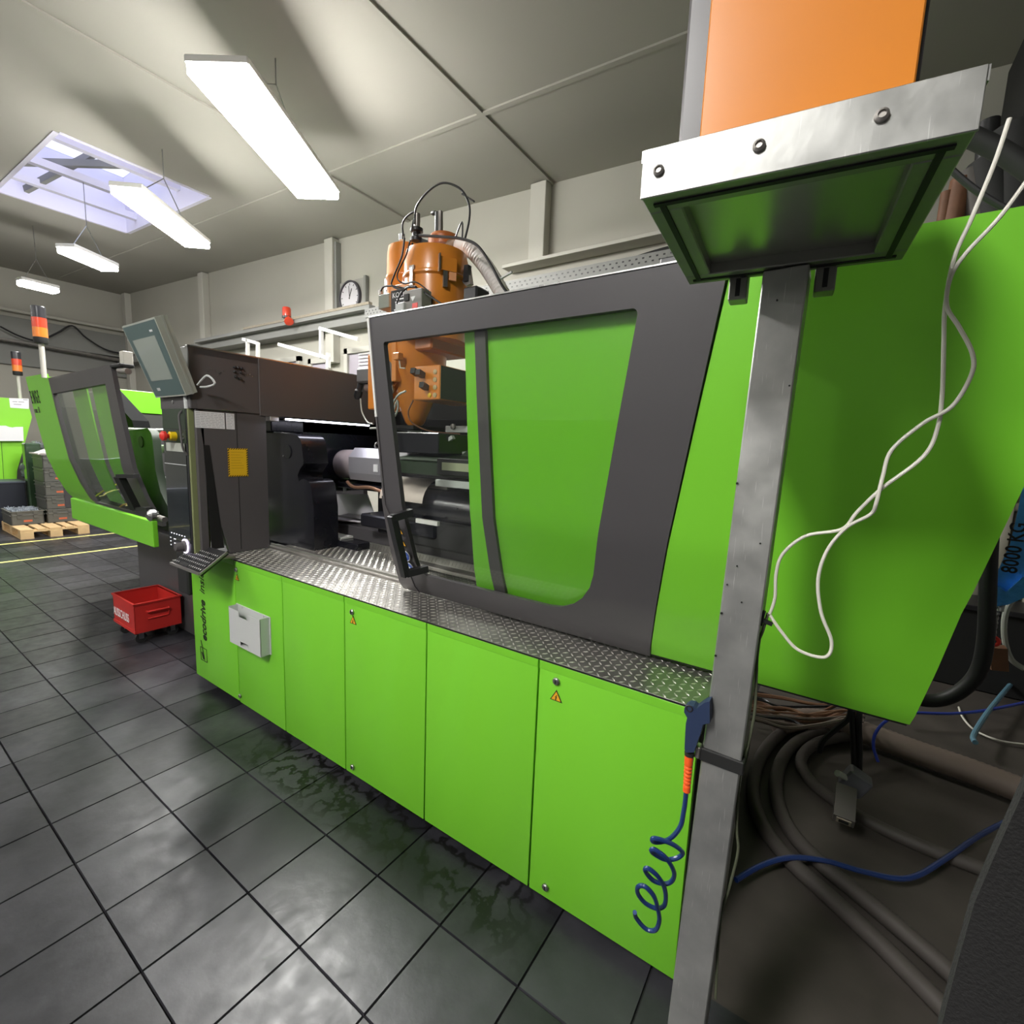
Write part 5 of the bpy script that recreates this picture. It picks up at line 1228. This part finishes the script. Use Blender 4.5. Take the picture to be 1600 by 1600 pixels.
# blue sling, shackle, chain
t = thing('lifting_sling', 'crumpled blue textile lifting sling with black printed load marking', 'sling', at(1590, 840, 'y', 1.2))
b = MB(); L = [(1620, 690), (1600, 745), (1590, 800), (1578, 850), (1560, 890), (1548, 922), (1546, 945), (1560, 940), (1580, 925), (1600, 905), (1625, 880), (1640, 800), (1650, 690)]
MB().poly([at(x, y, 'y', 1.2) for x, y in L], (.03, .06, 0)).build('band', 'sling', t, smooth=False)
MB().poly([at(x, y, 'y', 1.17) for x, y in ((1546, 944), (1552, 910), (1572, 925), (1600, 900), (1610, 930), (1575, 945), (1555, 948))], (.01, .03, 0)).build('fold', 'sling', t, smooth=False)
p = at(1588, 897, 'y', 1.155); rt = (at(1606, 812, 'y', 1.155) - p).normalized(); up = Vector((0, -1, 0)).cross(rt)
text('lettering', '8000 KG', 'ink', t, p, rt, up if up.x < 0 else -up, .062, bold=True, xs=.85)
t = thing('chain', 'short steel chain with red shackle below the blue sling', 'chain', at(1556, 980, 'y', 1.2))
for k in range(7):
    c = at(1558 - k * 1.0, 952 + k * 7, 'y', 1.2); MB().ring(c, (1, .3 if k % 2 else -1, 0), .010, .0035, 12, 6).build('link', 'steel', t)
MB().ring(at(1552, 1002, 'y', 1.2), (0, 1, 0), .016, .007, 14, 6).build('shackle', 'redplastic', t)
MB().cyl(at(1563, 955, 'y', 1.2), at(1566, 942, 'y', 1.2), .010, n=10).build('end_link', 'lgrey', t)
MB().bar(at(1558, 1010, 'y', 1.25), at(1560, 1045, 'y', 1.25), .05, .05).build('hook_block', 'brownpipe', t, smooth=False)
tobj('coiled_cable', [at(x, y, 'y', 1.3) for x, y in ((1600, 1045), (1580, 1030), (1570, 1000), (1570, 965), (1580, 940), (1600, 925))], .010, 'mongrey', 'grey cable loop hanging below the blue sling', 'cable')
# dark pipes at the top right
tobj('dark_pipe', [at(x, y, 'y', .9) for x, y in ((1380, 150), (1450, 190), (1520, 215), (1570, 240), (1620, 275), (1700, 340))], .030, 'blackmat', 'thick dark hose running past the console corner at the top right', 'hose', 14)
tobj('dark_cable', [at(x, y, 'y', .6) for x, y in ((1470, 250), (1515, 290), (1560, 320), (1610, 342), (1680, 360))], .009, 'plast', 'black cable crossing below the dark hose at the top right', 'cable')
t = thing('pipe_cluster', 'cluster of rusty brown pipes behind the console at the top right', 'pipe', at(1500, 320, 'y', 2.6))
for (x0, y0, x1, y1, r, m) in ((1502, 280, 1488, 350, .05, 'brownpipe'), (1520, 265, 1532, 345, .06, 'hose'), (1545, 250, 1560, 345, .10, 'blackmat'), (1590, 200, 1585, 345, .12, 'blackmat'), (1480, 300, 1472, 352, .03, 'brownpipe'), (1545, 190, 1540, 260, .05, 'plast')):
    MB().cyl(at(x0, y0, 'y', 2.6), at(x1, y1, 'y', 2.6), r, n=16).build('pipe', m, t)
t = thing('dark_duct', 'black ventilation duct high behind the console', 'duct', (4.6, 3.0, 3.2))
MB().box(4.15, 5.6, 2.9, 3.6, 3.35, 4.4, .02).build('casing', 'blackmat', t)
MB().box(4.13, 5.62, 2.88, 3.62, 3.33, 3.37, .004).build('flange', 'plast', t, smooth=False)
for x in (4.3, 5.45): MB().cyl((x, 3.25, 4.4), (x, 3.25, ceil_z(x)), .012, n=8).build('hanger', 'steel', t)
# black fabric cover close to the camera
t = thing('fabric_cover', 'black woven fabric cover hanging close at the lower right corner', 'cover', (3.75, -.75, 0))
b = MB(); NXX, NZ = 14, 24; g = []
for j in range(NZ + 1):
    z = 1.50 * j / NZ; row = []
    for i in range(NXX + 1):
        x = 3.572 + (.50) * i / NXX + .012 * math.sin(z * 5) - (.05 * max(0, z - 1.25) * -1.2 if i == 0 else 0)
        row.append(b.bm.verts.new((x, -.78 + .012 * math.sin(i * 1.1 + z * 3) + .008 * math.sin(z * 11), z)))
    g.append(row)
for j in range(NZ):
    for i in range(NXX): b.bm.faces.new((g[j][i], g[j][i + 1], g[j + 1][i + 1], g[j + 1][i]))
r = bmesh.ops.extrude_face_region(b.bm, geom=b.bm.faces[:], use_keep_orig=True)
bmesh.ops.translate(b.bm, vec=(0, .012, 0), verts=[v for v in r['geom'] if isinstance(v, bmesh.types.BMVert)])
b.build('cloth', 'fabric', t)
MB().box(3.60, 4.05, -.775, -.745, 1.46, 1.49, .003).build('hanging_bar', 'plast', t)
